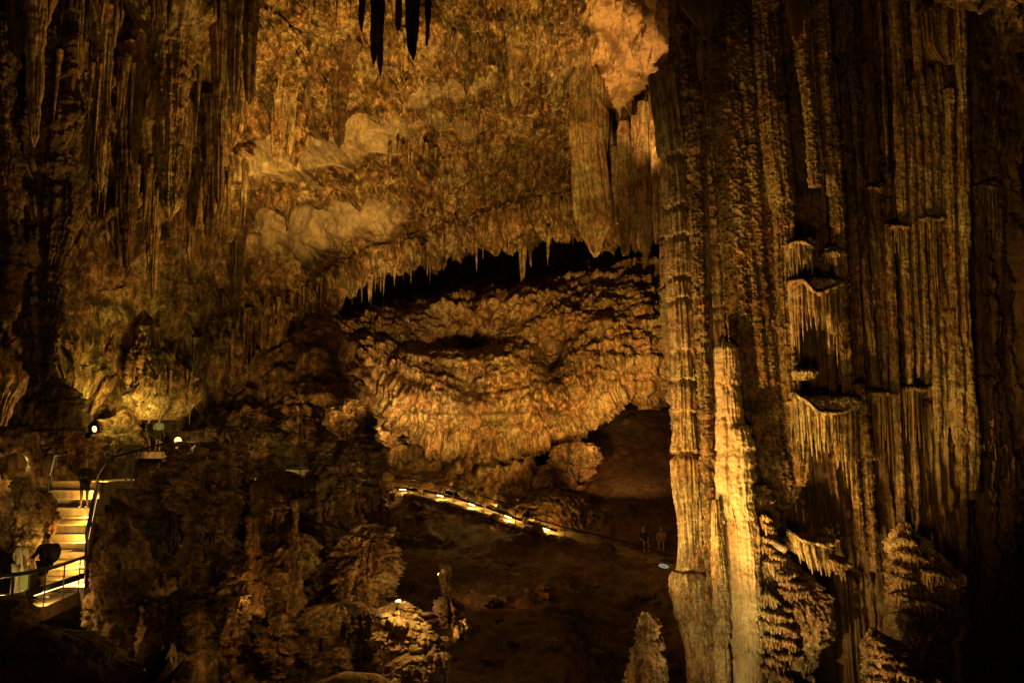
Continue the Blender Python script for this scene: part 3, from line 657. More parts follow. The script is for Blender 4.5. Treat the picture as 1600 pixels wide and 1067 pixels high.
# ramp of broken rock that climbs to the far wall
ctrl = []
tx = [200, 270, 330, 400, 450, 500, 542, 562, 572]; ty = [690, 645, 615, 575, 548, 530, 590, 620, 650]
for fr, Ya in ((-.08, 62), (0, 54), (.2, 50), (.5, 44), (.8, 38), (1.0, 33), (2.2, 16)):
    ctrl.append([(c-(fr*4 if j > 6 else 0), y+(900-y)*fr, Ya+(16 if j == 8 else 0)+(3 if j == 7 else 0)) for j, (c, y) in enumerate(zip(tx, ty))])
def d_ramp(W, S):
    s = (W[..., 2]-.35*W[..., 0])/1.1+.8*fbm(W/3., 3, 101); f = s-np.floor(s)
    return 1.6*fbm(W/4., 3, 102)+.8*bill(W/1.7, 3, 103)+.4*sm(f, 0, .2)*(1-f)+.25*bill(W/.5, 3, 104)
tag(sheet('rock_slope', ctrl, d_ramp, M_rock, 1.6), kind='structure')

# ---- middle-left foreground rocks
def mound(label, prof, Y, name='flowstone_mound', cat='flowstone', mat=None, **k):
    k.setdefault('flute', .16); k.setdefault('fa', .12); k.setdefault('lump', .55); k.setdefault('lw', .9); k.setdefault('rough', .10); k.setdefault('knob', .10); k.setdefault('ta', .12); k.setdefault('rag', 12)
    return formation(name, label, cat, prof, Y, mat or M_rock, **k)
mound('tall brown bulging flowstone block with fluted foot, under the right hand floodlight', [(690, 285, 318), (698, 270, 345), (740, 268, 362), (800, 285, 362), (850, 300, 350), (1000, 300, 360), (1250, 300, 400)], 30, tiers=[712, 742, 770, 800], seed=111)
mound('dark rounded boulder silhouette behind the bulging block', [(664, 335, 350), (672, 312, 372), (700, 300, 385), (760, 300, 395), (900, 300, 400)], 33, name='boulder', cat='boulder', mat=M_shaded, fa=.05, seed=112)
mound('black dome shaped boulder in front of the pale walkway gap', [(733, 432, 440), (741, 416, 462), (752, 402, 482), (790, 396, 490), (900, 395, 480), (1250, 380, 500)], 30, name='boulder', cat='boulder', mat=M_shaded, fa=.03, lump=.15, seed=113)
mound('flat topped dark block with folded draperies, beside the lit walkway', [(688, 520, 575), (700, 500, 588), (760, 486, 586), (800, 480, 584), (840, 500, 576), (900, 510, 570), (1100, 500, 580)], 27.5, tiers=[715, 800, 835], fa=.2, seed=114, lump=.45, mat=M_shaded)
mound('dark stone shoulder under the rock ramp, left of the flat topped block', [(640, 430, 560), (680, 400, 580), (730, 470, 585), (760, 480, 580)], 36, mat=M_shaded, dr=.5, seed=115)
mound('leaning flowstone mass with a brightly lit right rim above the low lamp', [(822, 580, 606), (840, 560, 604), (880, 530, 612), (900, 500, 614), (930, 506, 604), (950, 520, 602), (1000, 500, 600), (1250, 460, 620)], 25.5, tiers=[850, 880, 905], seed=116, grain=.06, mat=M_rock, lump=.45, lw=.5)
mound('orange brown drapery mound in the dark, centre of the left rocks', [(832, 426, 456), (850, 420, 462), (880, 370, 456), (905, 365, 440), (935, 345, 420), (990, 350, 400), (1250, 330, 420)], 24, tiers=[866, 925, 950], seed=117, fa=.16)
mound('hanging fluted lump lit from below, above the leftmost stalagmites', [(940, 300, 318), (960, 290, 322), (1000, 288, 318), (1040, 290, 316), (1062, 300, 312), (1250, 290, 330)], 23, tiers=[1010, 1040], seed=118, lump=.2, lw=.3, fa=.05, knob=.04)
mound('bright worn stone tooth in the middle of the dark left rocks', [(930, 366, 384), (960, 358, 380), (1000, 352, 374), (1020, 352, 366), (1250, 340, 380)], 22.5, seed=119, lump=.2, lw=.3, fa=.03, knob=.03, mat=M_rock)
mound('dark rock shelf carrying thin hanging drips, left of the low lamp', [(940, 505, 560), (960, 498, 580), (985, 505, 585), (1000, 520, 580), (1080, 510, 590), (1250, 500, 600)], 23.5, tiers=[975], seed=120)
mound('jagged lit rock right under the low lamp', [(944, 612, 640), (955, 596, 652), (985, 590, 658), (1010, 600, 650), (1030, 604, 640), (1250, 590, 660)], 22.5, seed=121, lump=.35, lw=.45, mat=M_wall)
mound('pale lumpy boulder right of the jagged lit rock, near the bottom edge', [(990, 660, 680), (1000, 648, 690), (1020, 645, 692), (1030, 655, 680), (1250, 650, 690)], 22.3, name='boulder', cat='boulder', mat=M_wall, seed=122, lump=.3, lw=.4)
mound('low rounded pale boulder at the bottom edge beside the pale stump', [(1026, 625, 660), (1036, 614, 672), (1050, 612, 676), (1250, 600, 680)], 21.8, name='boulder', cat='boulder', mat=M_wall, seed=123, lump=.25, lw=.4)
mound('pale stump shaped stalagmite at the bottom edge, right of the lumpy boulders', [(1018, 680, 692), (1026, 676, 696), (1067, 675, 695), (1250, 670, 700)], 22, name='stalagmite', cat='stalagmite', mat=M_wall, seed=124, lump=.08, lw=.3)
mound('banded stump of a stalagmite lit orange, alone right of the low lamp', [(881, 688, 696), (886, 687, 701), (905, 688, 702), (925, 692, 706), (945, 696, 718), (950, 700, 722), (1000, 690, 730)], 26, name='stalagmite', cat='stalagmite', seed=125, lump=.06, lw=.3, fa=.04, tiers=[892, 900, 909, 918, 930], ta=.2, rag=2)
mound('knobbly two headed stalagmite standing alone at the bottom, left of the great column', [(956, 1007, 1014), (966, 1006, 1020), (985, 1004, 1024), (1000, 1000, 1030), (1020, 992, 1032), (1067, 985, 1036), (1250, 975, 1045)], 25, name='stalagmite', cat='stalagmite', seed=126, lump=.14, lw=.35, tiers=[975, 990, 1006, 1022], ta=.16, mat=M_col)
for (yt, a, b, lb, sd) in ((803, 386, 402, 'short stack of pale knobs standing in the dark, upper left of the drapery mound', 127), (1034, 335, 346, 'small banded stalagmite peeking over the bottom edge, near the bright tooth', 128),
                       (1040, 356, 368, 'reddish banded stump at the bottom edge, right of the small banded one', 129), (1034, 242, 254, 'pale slender stalagmite leftmost at the bottom edge', 130), (1040, 446, 466, 'flaky stalagmite lit on its left at the bottom centre left', 131), (780, 458, 464, 'pencil thin dark stalagmite beside the black dome boulder', 132)):
    h = 60 if yt > 1000 or yt == 803 else 62
    mound(lb, [(yt, (a+b)/2-2, (a+b)/2+2), (yt+6, a, b), (yt+h*.5, a+1, b-1), (yt+h, a, b), (yt+h+120, a-10, b+10)], 23.5, name='stalagmite', cat='stalagmite', seed=sd, lump=.05, lw=.25, fa=.03, tiers=[yt+k*12 for k in range(1, 6)], ta=.25, rag=3)
random.seed(33)
CR = [(300, 905, 26), (335, 880, 30), (415, 905, 34), (450, 925, 28), (470, 870, 30), (395, 1000, 24), (430, 1030, 26), (500, 1010, 30), (540, 1040, 26), (575, 985, 26), (590, 1050, 24), (255, 960, 26), (275, 1010, 22), (320, 1050, 20), (385, 950, 22), (445, 985, 24), (350, 800, 30), (420, 800, 26), (505, 700, 26), (545, 745, 30), (560, 700, 20), (470, 790, 26), (620, 1020, 22), (655, 975, 18), (700, 955, 20), (540, 660, 34), (470, 660, 30), (400, 670, 30)]
WH_ = ['beside the bulging block', 'in the centre of the left rocks', 'near the bottom edge', 'around the flat topped block']
for i, (x, y, r_) in enumerate(CR):
    w_ = WH_[0] if x < 345 and y < 1000 else WH_[3] if y < 800 else WH_[2] if y >= 1000 else WH_[1]
    Yc = 24.2+.9*((900-y)/100.)+random.uniform(-.5, .5) if y > 790 else (27 if x > 490 else 31)
    if y < 690: Yc = 35
    rr = r_*random.uniform(.5, .8)
    mound('craggy brown rock knob with short drips, '+w_, [(y-r_*1.1, x-rr*.25, x+rr*.2), (y-r_*.7, x-rr*.8, x+rr*.7), (y, x-rr, x+rr*.95), (y+r_*.6, x-rr*.7, x+rr*.8), (y+r_*1.2, x-rr*.3, x+rr*.25)], Yc, name='rock_knob', cat='rock',
          mat=(M_rock, M_wall, M_rock)[i % 3], seed=200+i, lump=.3, lw=.42, fa=.16, knob=.14, tiers=[y-r_*.3, y+r_*.45], ta=.16, rag=8, group='craggy knobs '+w_)
# big smooth rock between stairs and camera
mound('smooth brown rounded rock swelling beside the stair railing', [(800, 155, 185), (830, 150, 210), (880, 140, 235), (930, 138, 215), (960, 134, 200), (1000, 150, 205), (1250, 100, 260)], 23.5, name='boulder', cat='boulder', flute=3., fa=.02, lump=.35, lw=1.6, knob=0, seed=133)
mound('low dark smooth boulder in the bottom left corner', [(985, 60, 110), (1000, 30, 150), (1040, 10, 190), (1250, -40, 260)], 20, name='boulder', cat='boulder', flute=3., fa=.02, lump=.4, lw=1.6, knob=0, mat=M_floor, seed=134)
mound('rough pale rock bank under the walkway at the left edge', [(935, -60, 34), (960, -70, 32), (1000, -80, 28), (1067, -90, 20), (1250, -100, 10)], 20.5, seed=135, lump=.35, lw=.4)
mound('tall dark rock rib between the stairs and the bulging block', [(715, 262, 272), (740, 235, 275), (800, 225, 300), (900, 215, 310), (1250, 200, 360)], 31, mat=M_shaded, seed=136)
# left formations above and beside the stairs
mound('fluted flowstone wall glowing behind the top of the stairs', [(672, 70, 110), (690, 62, 130), (705, 66, 148), (730, 74, 140), (752, 78, 120), (800, 70, 130)], 38, tiers=[703], seed=141, dr=.4, mat=M_wall, fa=.2, flute=.14)
mound('slanting banded stone sheet above the landing', [(640, 190, 215), (655, 172, 225), (680, 158, 222), (705, 150, 215), (740, 150, 215)], 42.5, seed=142, dr=.4, mat=M_wall, fa=.12)
mound('big smooth dark boulder in shadow over the stairs', [(590, 40, 90), (610, 25, 115), (650, 10, 130), (690, 0, 110), (730, 0, 90)], 39, name='boulder', cat='boulder', mat=M_shaded, dr=.8, fa=.03, lump=.6, lw=1.6, seed=143)
mound('egg shaped pale boulder at the left edge beside the stairs', [(708, 20, 30), (715, 5, 38), (735, 2, 42), (750, 8, 30)], 30, name='boulder', cat='boulder', mat=M_smooth, fa=.02, lump=.1, seed=144)
mound('knobbly stalagmite column standing against the left side of the stairs', [(745, 28, 42), (760, 22, 46), (800, 25, 50), (850, 30, 58), (900, 35, 62), (950, 40, 70), (1000, 40, 70)], 26.5, name='stalagmite', cat='stalagmite', mat=M_col, seed=145, lump=.18, lw=.35, tiers=[762, 785, 806, 830], ta=.14)
mound('white grained rock wedge leaning on the left edge of the steps', [(770, 66, 74), (790, 62, 84), (830, 60, 86), (850, 56, 80), (900, 50, 70)], 28, name='boulder', cat='boulder', mat=M_wall, seed=146, lump=.12, lw=.35, grain=.03)
mound('dim fluted formation cut off by the left edge at mid height', [(565, -30, 25), (590, -30, 35), (640, -30, 14), (665, -20, 4)], 33, name='stone_drapery', cat='stone drapery', seed=147, lump=.05, fa=.15)
# greenish hanging masses
drape('yellow green hanging mass with long drip points, left of the two', [(455, 140, 160), (480, 120, 200), (520, 112, 208), (560, 140, 206), (590, 150, 200), (610, 158, 170), (630, 162, 166)], 44, mat=M_wall, flute=.3, fa=.3, lump=.7, lw=1.4, knob=.5, dr=.5, seed=151)
drape('yellow green curtain of long drips above the landing', [(510, 230, 240), (540, 226, 246), (560, 216, 262), (580, 210, 288), (610, 208, 300), (640, 218, 286), (656, 234, 262)], 41.5, mat=M_wall, flute=.16, fa=.34, lump=.25, lw=1.2, knob=.4, dr=.5, seed=152, rag=20, tiers=[560, 600], ta=.12)
drape('ribbed block hanging at the near end of the dark crevice', [(470, 400, 440), (485, 395, 450), (520, 400, 446), (545, 410, 430)], 52, mat=M_ceil, flute=.3, fa=.3, lump=.4, dr=.6, seed=153)
drape('dark fringe of drips hanging where the rock ramp meets the bright wall', [(500, 470, 520), (520, 478, 524), (560, 488, 515), (585, 500, 510)], 57, mat=M_ceil, flute=.3, fa=.4, lump=.4, dr=.6, seed=154)
# boulders in the far hall
mound('large shaggy boulder with a dark cap on the far floor', [(692, 880, 925), (702, 868, 938), (720, 870, 936), (740, 885, 920), (752, 895, 912)], 55, name='boulder', cat='boulder', seed=161, lump=.5, lw=1.0, fa=.12, flute=.3, mat=M_rock)
mound('broad rocky hump behind the lower end of the lit walkway', [(762, 830, 890), (775, 815, 930), (800, 820, 960), (830, 850, 965), (860, 880, 960)], 50.5, name='boulder', cat='boulder', seed=162, lump=1.0, lw=1.6, fa=.2, flute=.3, dr=.5)
for (x0, x1, y0, y1, Y, lb) in ((920, 960, 624, 638, 64, 'flat pale rock lying in the mouth of the far cave'), (928, 945, 644, 656, 62, 'small pale rock on the sloping floor below the flat one'), (868, 882, 658, 668, 62, 'upper of two pale rocks at the foot of the hanging wall'),
                              (856, 872, 668, 680, 61, 'lower of two pale rocks at the foot of the hanging wall'), (995, 1035, 612, 640, 66, 'rounded dim rock at the right of the far cave mouth'), (775, 790, 690, 700, 61, 'small dark rock at the near end of the sand ledge')):
    mound(lb, [(y0, x0+(x1-x0)*.3, x1-(x1-x0)*.4), (y0+(y1-y0)*.25, x0+2, x1-4), (y0+(y1-y0)*.6, x0, x1), (y1, x0+4, x1-3)], Y, name='boulder', cat='boulder', seed=int(x0) % 97, lump=.3, lw=.8, fa=.04, mat=M_wall)
mound('column of broken crumbling rock beside the left end of the lit walkway', [(630, 588, 608), (660, 584, 620), (690, 584, 622), (715, 584, 612), (730, 588, 606)], 61.5, seed=170, lump=.9, lw=1., fa=.1, mat=M_rock, dr=.5, tiers=[655, 675, 700, 722])

# ------------------------------------------------------------------ stalactites
BASES = []
for k in range(7):
    n, nu = 46, 18
    z = np.linspace(0, 1, n); th = np.arange(nu)/nu*2*math.pi; Z, T = np.meshgrid(z, th, indexing='ij')
    r = (1-Z)**(.55+.12*k)*(1+.0*Z)
    q = np.stack([np.cos(T)*1.6, np.sin(T)*1.6, Z*2.], -1)
    r = r*(.85+.35*np.abs(vn(q, 200+k))+.12*vn(q*np.array([1, 1, 7]), 210+k))
    bx_, by_ = .35*vn(np.stack([Z*1.5+k, Z*0, Z*0], -1), 220), .35*vn(np.stack([Z*1.5+k, Z*0+5, Z*0], -1), 221)
    V = np.stack([np.cos(T)*r+bx_, np.sin(T)*r+by_, -Z], -1)
    V = np.concatenate([V, np.repeat(V[-1:].mean(1, keepdims=True), nu, 1)], 0)
    me = None
    o = grid_obj('stalactite', V, M_ceil, wrap=True, flip=True); BASES.append(o.data); bpy.data.objects.remove(o)
NST = [0]
def stal(px, y0, y1, wpx, Y, label, group, mat=None):
    a, b = P(px, y0, Y), P(px, y1, Y); a = a+np.array([0, 0, .25*(a[2]-b[2])+.3])
    me = BASES[NST[0] % 7]; NST[0] += 1
    key = None
    if mat is not None:
        nm = me.name+mat.name
        key = bpy.data.meshes.get(nm)
        if key is None:
            key = me.copy(); key.name = nm; key.materials[0] = mat
        me = key
    o = bpy.data.objects.new('stalactite', me); COL.objects.link(o)
    s = wpx/2*Y/F
    o.location = a.tolist(); o.scale = (s, s, float(a[2]-b[2])); o.rotation_euler = (0, 0, random.random()*6.28)
    tag(o, label, 'stalactite', group)
    return o
def cluster(n, xr, y0f, Lr, wr, label, group, off=.6, mat=None, Yf=None):
    for i in range(n):
        px = random.uniform(*xr); y0 = y0f(px)+random.uniform(-14, 10)
        L = random.uniform(*Lr)*random.uniform(.5, 1); wd = random.uniform(*wr)*(.5+.5*L/Lr[1])
        Y = (Yf(px, y0) if Yf else ceilY(px, y0))-off-random.random()*.6
        stal(px, y0, y0+L, wd, Y, label, group, mat)
cluster(46, (640, 985), lambda x: np.interp(x, lipx, lipy)-22, (18, 48), (4, 9), 'small stalactite in the fringe over the long dark crevice', 'fringe over the dark crevice', off=.2)
cluster(40, (440, 640), lambda x: np.interp(x, lipx, lipy)-24, (16, 40), (4, 9), 'short stalactite in the fringe at the left end of the crevice', 'fringe at the left end of the crevice', off=.2)
cluster(26, (300, 440), lambda x: np.interp(x, lipx, lipy)-40, (30, 70), (5, 12), 'stalactite hanging over the rock ramp in the dim middle left', 'stalactites over the rock ramp', off=.3)
cluster(34, (120, 390), lambda x: 285+.0*x, (60, 130), (8, 18), 'dark stalactite in the forest hanging below the pale rock band', 'forest below the pale band', off=1.5)
cluster(22, (60, 390), lambda x: 130+.0*x, (60, 150), (8, 18), 'dark stalactite in the upper left forest', 'upper left forest', off=2.)
cluster(26, (60, 400), lambda x: 0+.0*x, (40, 120), (8, 16), 'dark stalactite hanging along the top left edge', 'top left edge', off=3.)
cluster(22, (425, 560), lambda x: -15+.0*x, (30, 75), (4, 9), 'thin stalactite hanging from the top edge, left of the black ones', 'thin ones at the top edge', off=1.5)
cluster(20, (690, 900), lambda x: -10+.0*x, (15, 50), (4, 8), 'thin stalactite hanging from the top edge, right of the black ones', 'thin ones right of the black ones', off=.8)
cluster(22, (600, 700), lambda x: 238+.15*(x-600), (14, 40), (4, 8), 'small stalactite under the middle rock band of the ceiling', 'under the middle band', off=.2)
cluster(14, (690, 760), lambda x: 70+.0*x, (14, 40), (4, 9), 'small stalactite on the bright upper ceiling', 'small ones on the bright ceiling', off=.2)
cluster(22, (145, 300), lambda x: np.interp(x, [145, 200, 215, 300], [560, 570, 600, 610]), (25, 60), (4, 8), 'yellow green drip point under the hanging masses over the landing', 'green drip points', off=0, mat=M_wall, Yf=lambda x, y: 43 if x < 208 else 40.8)
cluster(26, (700, 880), lambda x: np.interp(x, bx, by)-34, (14, 34), (4, 7), 'short drip on the lower edge of the bright hanging wall', 'drips under the bright wall', off=0, mat=M_wall, Yf=lambda x, y: 61.2)
for (x, y0, y1, wd, Y, lb) in ((586, -60, 100, 13, 24, 'black stalactite, leftmost of three big ones at the top edge'), (597, -60, 118, 8, 25, 'thin black stalactite between the two thick black ones'), (648, -60, 96, 17, 23, 'thickest black stalactite at the top edge'),
                               (567, -60, 50, 7, 26, 'short black stalactite just left of the three big ones'), (668, -60, 72, 8, 27, 'slim black stalactite right of the thickest one'), (624, -60, 48, 7, 27, 'short slim black stalactite in the middle of the black ones'),
                               (806, 62, 168, 22, 44, 'carrot shaped stalactite alone on the bright upper ceiling'), (532, 115, 232, 26, 40, 'broad stalactite with a dark left side, in front of the pale band'),
                               (436, 150, 265, 24, 37, 'long stalactite reaching down to the pale band, left of its twin'), (455, 160, 250, 14, 37, 'shorter hooked stalactite right of its longer twin'),
                               (268, 60, 345, 52, 32, 'long honey lit stalactite, the biggest on the left'), (368, -60, 178, 20, 30, 'smooth straight stalactite high on the left'), (392, -60, 165, 22, 31, 'smooth tapering stalactite right of the straight one'),
                               (372, 395, 505, 14, 40, 'black stalactite over the dark left end of the crevice'), (200, 180, 425, 26, 33, 'long dark stalactite in the middle of the left forest'), (213, 120, 258, 22, 34, 'pointed pale stalactite left of the biggest one'),
                               (28, -80, 90, 30, 24, 'smooth dark stalactite in the top left corner'), (55, 40, 230, 24, 26, 'slim stalactite in front of the massive left column'), (84, 330, 560, 22, 29, 'lower point of the massive left column'),
                               (295, 170, 290, 14, 33, 'slim stalactite just right of the biggest one'), (330, 200, 380, 22, 35, 'wide dark stalactite below the pale band'),                (345, 60, 330, 20, 33, 'ribbed amber stalactite hanging in front of the pale rock band'), (160, 60, 300, 24, 31, 'ribbed brown stalactite midway between the left column and the biggest one'),
                               (240, 240, 470, 22, 35, 'deep brown stalactite reaching lowest in the left forest'), (300, 300, 410, 16, 38, 'small amber stalactite under the pale rock knob'), (120, 20, 190, 20, 29, 'slender stalactite right of the massive left column, near the top'),
                               (10, 160, 420, 34, 27, 'dark stalactite cut by the left edge'), (130, 200, 330, 18, 31, 'amber tinted stalactite right of the massive left column'),
                               (818, 380, 448, 12, 64, 'long point hanging into the crevice'), (983, 330, 400, 8, 50, 'thin stalactite over the dark hole')):
    if y0 > 0: Y = ceilY(x, y0-8)-(1.3 if x < 420 else -.45)
    ya = y0-45 if y0 > 0 else y0; h_ = (y1-ya); w2 = wd*.5
    formation('stalactite', lb, 'stalactite', [(ya, x-w2*2.6, x+w2*2.6), (ya+.12*h_, x-w2*1.5, x+w2*1.6), (ya+.35*h_, x-w2*1.05, x+w2*1.0), (ya+.7*h_, x-w2*.72-1, x+w2*.6-1), (ya+.93*h_, x-w2*.3-2, x+w2*.25-2), (y1, x-2.6, x-1.6)],
              Y, M_shaded if 'black' in lb or 'dark' in lb else M_col, flute=.16, fa=.10, rough=.018, rw=.4, lump=.0012*wd*Y/13, lw=1.2, knob=.0006*wd*Y/13, seed=int(x) % 89)  # black and dark ones take the calcite with shade in its colour
formation('hanging_column', 'massive dark fluted column hanging down the left edge', 'hanging column', [(-120, 20, 140), (0, 30, 128), (150, 30, 120), (300, 35, 108), (420, 40, 95), (500, 45, 85), (560, 52, 78), (600, 60, 70)], 28.5, M_shaded, dr=.6, flute=.35, fa=.3, lump=.4, lw=1.6, tiers=[130, 300, 440], ta=.08, rag=20, seed=181)
formation('hanging_column', 'shadowed column cut by the left edge of the picture', 'hanging column', [(-120, -90, 10), (200, -80, 14), (360, -60, 26), (440, -50, 20), (500, -30, 10)], 27, M_shaded, dr=.6, flute=.3, fa=.25, lump=.3, seed=182)

FK = []
def groundat(px, py):
    if not FK:
        W = KF[0][::2, ::2]; dep = W[..., 1]*CP+W[..., 2]*SP; up = -W[..., 1]*SP+W[..., 2]*CP
        FK.append((800+F*W[..., 0]/dep, 533.5-F*up/dep, W))
    X, Y_, W = FK[0]; d = (X-px)**2+(Y_-py)**2; i = np.unravel_index(np.argmin(d), d.shape); return W[i]
random.seed(9); rb = []
for i in range(64):
    px, py = random.uniform(600, 1050), random.uniform(800, 1066)
    if py < np.interp(px, wkx, wky)+22: continue
    g = groundat(px, py); r_ = random.uniform(.10, .42)
    if len(rb) < 5:
        pyc = 533.5; h_ = r_*1300/30
        o = formation('rubble_stone', 'loose brown stone lying on the dark earth slope below the walkway', 'stone', [(500-h_*.6, 800-h_*.3, 800+h_*.4), (500-h_*.3, 800-h_, 800+h_*.8), (500+h_*.2, 800-h_*1.1, 800+h_), (500+h_*.6, 800-h_*.5, 800+h_*.5)],
                      30, M_rock, dr=.8, flute=.6, fa=.03, rough=.05, lump=.18, lw=.35, seed=700+i, group='stones on the dark slope', res=1.2); rb.append(o)
    else:
        o = random.choice(rb[:5]).copy(); COL.objects.link(o)
    s_ = random.uniform(.6, 1.3); o.scale = (s_,)*3; o.rotation_euler = (0, 0, random.random()*6.28); o.location = (float(g[0]), float(g[1]), float(g[2])-.08)

# ------------------------------------------------------------------ simple solid helpers
def mesh_obj(name, vs, fs, mat, parent=None, loc=None, smooth=False):
    me = bpy.data.meshes.new(name); me.from_pydata([tuple(v) for v in vs], [], fs); me.update(); me.materials.append(mat)
    if smooth:
        for p in me.polygons: p.use_smooth = True
    o = bpy.data.objects.new(name, me); COL.objects.link(o)
    if loc is not None: o.location = loc
    if parent is not None: o.parent = parent
    return o
def box_vf(c, h, ax=None):
    c = Vector(c); X, Y, Z = ax or (Vector((1, 0, 0)), Vector((0, 1, 0)), Vector((0, 0, 1)))
    vs = [c+X*(sx*h[0])+Y*(sy*h[1])+Z*(sz*h[2]) for sx in (-1, 1) for sy in (-1, 1) for sz in (-1, 1)]
    return vs, [(0, 1, 3, 2), (4, 6, 7, 5), (0, 4, 5, 1), (2, 3, 7, 6), (0, 2, 6, 4), (1, 5, 7, 3)]
class MB:
    def __init__(s): s.v = []; s.f = []
    def add(s, vs, fs):
        n = len(s.v); s.v += [Vector(v) for v in vs]; s.f += [tuple(i+n for i in f) for f in fs]
    def box(s, c, h, ax=None): s.add(*box_vf(c, h, ax))
    def bar(s, a, b, w, h):
        a, b = Vector(a), Vector(b); d = (b-a); L = d.length/2; d.normalize(); x = d.cross(Vector((0, 0, 1)))
        if x.length < .01: x = Vector((1, 0, 0))
        x.normalize(); z = x.cross(d)
        s.add(*box_vf((a+b)/2, (L, w/2, h/2), (d, x, z)))
    def tube(s, pts, r, n=8):
        pts = [Vector(p) for p in pts]; rings = []
        for i, p in enumerate(pts):
            d = (pts[min(i+1, len(pts)-1)]-pts[max(i-1, 0)]).normalized(); x = d.cross(Vector((0, 0, 1)))
            if x.length < .05: x = d.cross(Vector((0, 1, 0)))
            x.normalize(); y = d.cross(x)
            rings.append([p+(x*math.cos(a)+y*math.sin(a))*r for a in [2*math.pi*k/n for k in range(n)]])
        vs = [v for r_ in rings for v in r_]; fs = []
        for i in range(len(rings)-1):
            for k in range(n): fs.append((i*n+k, i*n+(k+1) % n, (i+1)*n+(k+1) % n, (i+1)*n+k))
        fs.append(tuple(range(n-1, -1, -1))); fs.append(tuple((len(rings)-1)*n+k for k in range(n)))
        s.add(vs, fs)
    def build(s, name, mat, parent=None, base=None, smooth=False):
        b = Vector(base) if base is not None else (Vector(parent.location) if parent is not None else Vector((0, 0, 0)))
        o = mesh_obj(name, [v-b for v in s.v], s.f, mat, None, None, smooth)
        if parent is not None: o.parent = parent
        else: o.location = b
        return o
def empty(name, loc, label, cat, group=None):
    o = bpy.data.objects.new(name, None); COL.objects.link(o); o.location = loc; o.empty_display_size = .2
    return tag(o, label, cat, group)

# ------------------------------------------------------------------ far walkway with its railing
wp = [PV(a, b, c) for a, b, c in WK]
mb = MB()
for a, b in zip(wp[:-1], wp[1:]):
    d = (b-a); d.z = 0; d.normalize(); n = Vector((-d.y, d.x, 0))
    if n.y < 0: n = -n
    A, B = a+Vector((0, 0, .05)), b+Vector((0, 0, .05)); A2, B2 = A+n*2.4, B+n*2.4
    lo = Vector((0, 0, -.35))
    mb.add([A, B, B2, A2, A+lo, B+lo, B2+lo, A2+lo], [(0, 1, 2, 3), (4, 7, 6, 5), (0, 4, 5, 1), (3, 2, 6, 7)])
tag(mb.build('path', M_conc), kind='structure')
def along(pts, s):
    for a, b in zip(pts[:-1], pts[1:]):
        L = (b-a).length
        if s <= L: return a+(b-a)*(s/L)
        s -= L
    return pts[-1].copy()
def railing(pts, label, H_=1.0, step=1.6, name='metal_railing', r=.045, post=.02):
    e = empty(name, pts[0], label, 'railing'); tot = sum((b-a).length for a, b in zip(pts[:-1], pts[1:]))
    up = Vector((0, 0, H_)); m = MB(); m.tube([p+up for p in pts], r); m.build('top_rail', M_metal, e)
    s = 0
    while s <= tot:
        p = along(pts, s); m = MB(); m.tube([p, p+up], post, 6); m.build('post', M_metal, e); s += step
    return e
rail_pts = [p+Vector((0, .08, .05)) for p in wp]
railing(rail_pts[2:7], 'long metal railing with thin posts along the lit upper part of the far walkway')
rl2 = [p-Vector((0, 0, .18)) for p in rail_pts[6:10]]
railing(rl2, 'metal railing going down along the unlit lower part of the far walkway', H_=.85)
ga, gb = PV(396, 752, 32.6), PV(500, 752, 32.6)
mb = MB(); mb.box((ga+gb)/2+Vector((0, 1.2, -.15)), ((gb-ga).length/2, 1.2, .15)); mb.box((ga+gb)/2+Vector((0, 2.5, .0)), ((gb-ga).length/2, .12, .42)); tag(mb.build('path', M_conc), kind='structure')
railing([ga+Vector((0, .05, 0)), gb+Vector((0, .05, 0))], 'short stretch of railing seen in the gap behind the black dome boulder', H_=.5, step=.9)
point(PV(412, 744, 33.4)+Vector((0, .5, .1)), 26, (.85, .72, .2), .05)
def strip_lamp(a, b, label, power, g='lamp bars along the far walkway'):
    c = (a+b)/2; e = empty('rail_lamp', c, label, 'rail lamp', g)
    m = MB(); m.bar(a, b, .07, .13); m.build('housing', M_metal, e)
    d = (b-a).normalized(); q = a+(b-a)*.62
    m = MB(); m.bar(q-d*.28+Vector((0, 0, -.10)), q+d*.28+Vector((0, 0, -.10)), .10, .05); m.build('lens', M_lens, e)
    l = spot(q+Vector((0, .12, -.16)), q+Vector((0, .9, -1.2)), power, LY, 150, .06, .6); point(a+(b-a)*.2+Vector((0, .9, .2)), 38, LO, .1); point(a+(b-a)*.8+Vector((0, .9, .2)), 45, LO, .1)
    return e
for (x0, x1) in ((590, 655), (660, 706), (708, 756), (758, 818), (824, 872)):
    y0, Y0 = walk(x0); y1, Y1 = walk(x1)
    a = PV(x0+2, y0, Y0)+Vector((0, .02, .45)); b = PV(x1-2, y1, Y1)+Vector((0, .02, .45))
    strip_lamp(a, b, 'dark lamp bar with a glowing lens, mounted on the far walkway railing', 100)
m = MB(); c = PV(1037, 884, 42.2)
e = empty('oval_sign', c, 'small oval white sign with a dark squiggle, low on the walkway edge', 'sign')
vs = [c]+[c+Vector((.25*math.cos(a), -.01, .10*math.sin(a)-.04*math.cos(a))) for a in [k*math.pi/12 for k in range(24)]]
back = [v+Vector((0, .04, 0)) for v in vs]
m.add(vs+back, [(0, 1+k, 1+(k+1) % 24) for k in range(24)]+[(25, 26+(k+1) % 24, 26+k) for k in range(24)]+[(1+k, 26+k, 26+(k+1) % 24, 1+(k+1) % 24) for k in range(24)])
m.build('plate', flat_mat('sign_added_glow', (.7, .8, .75), .5, 0, (.55, .75, .6), .22), e)  # plate brightened by a faint emission added to its material
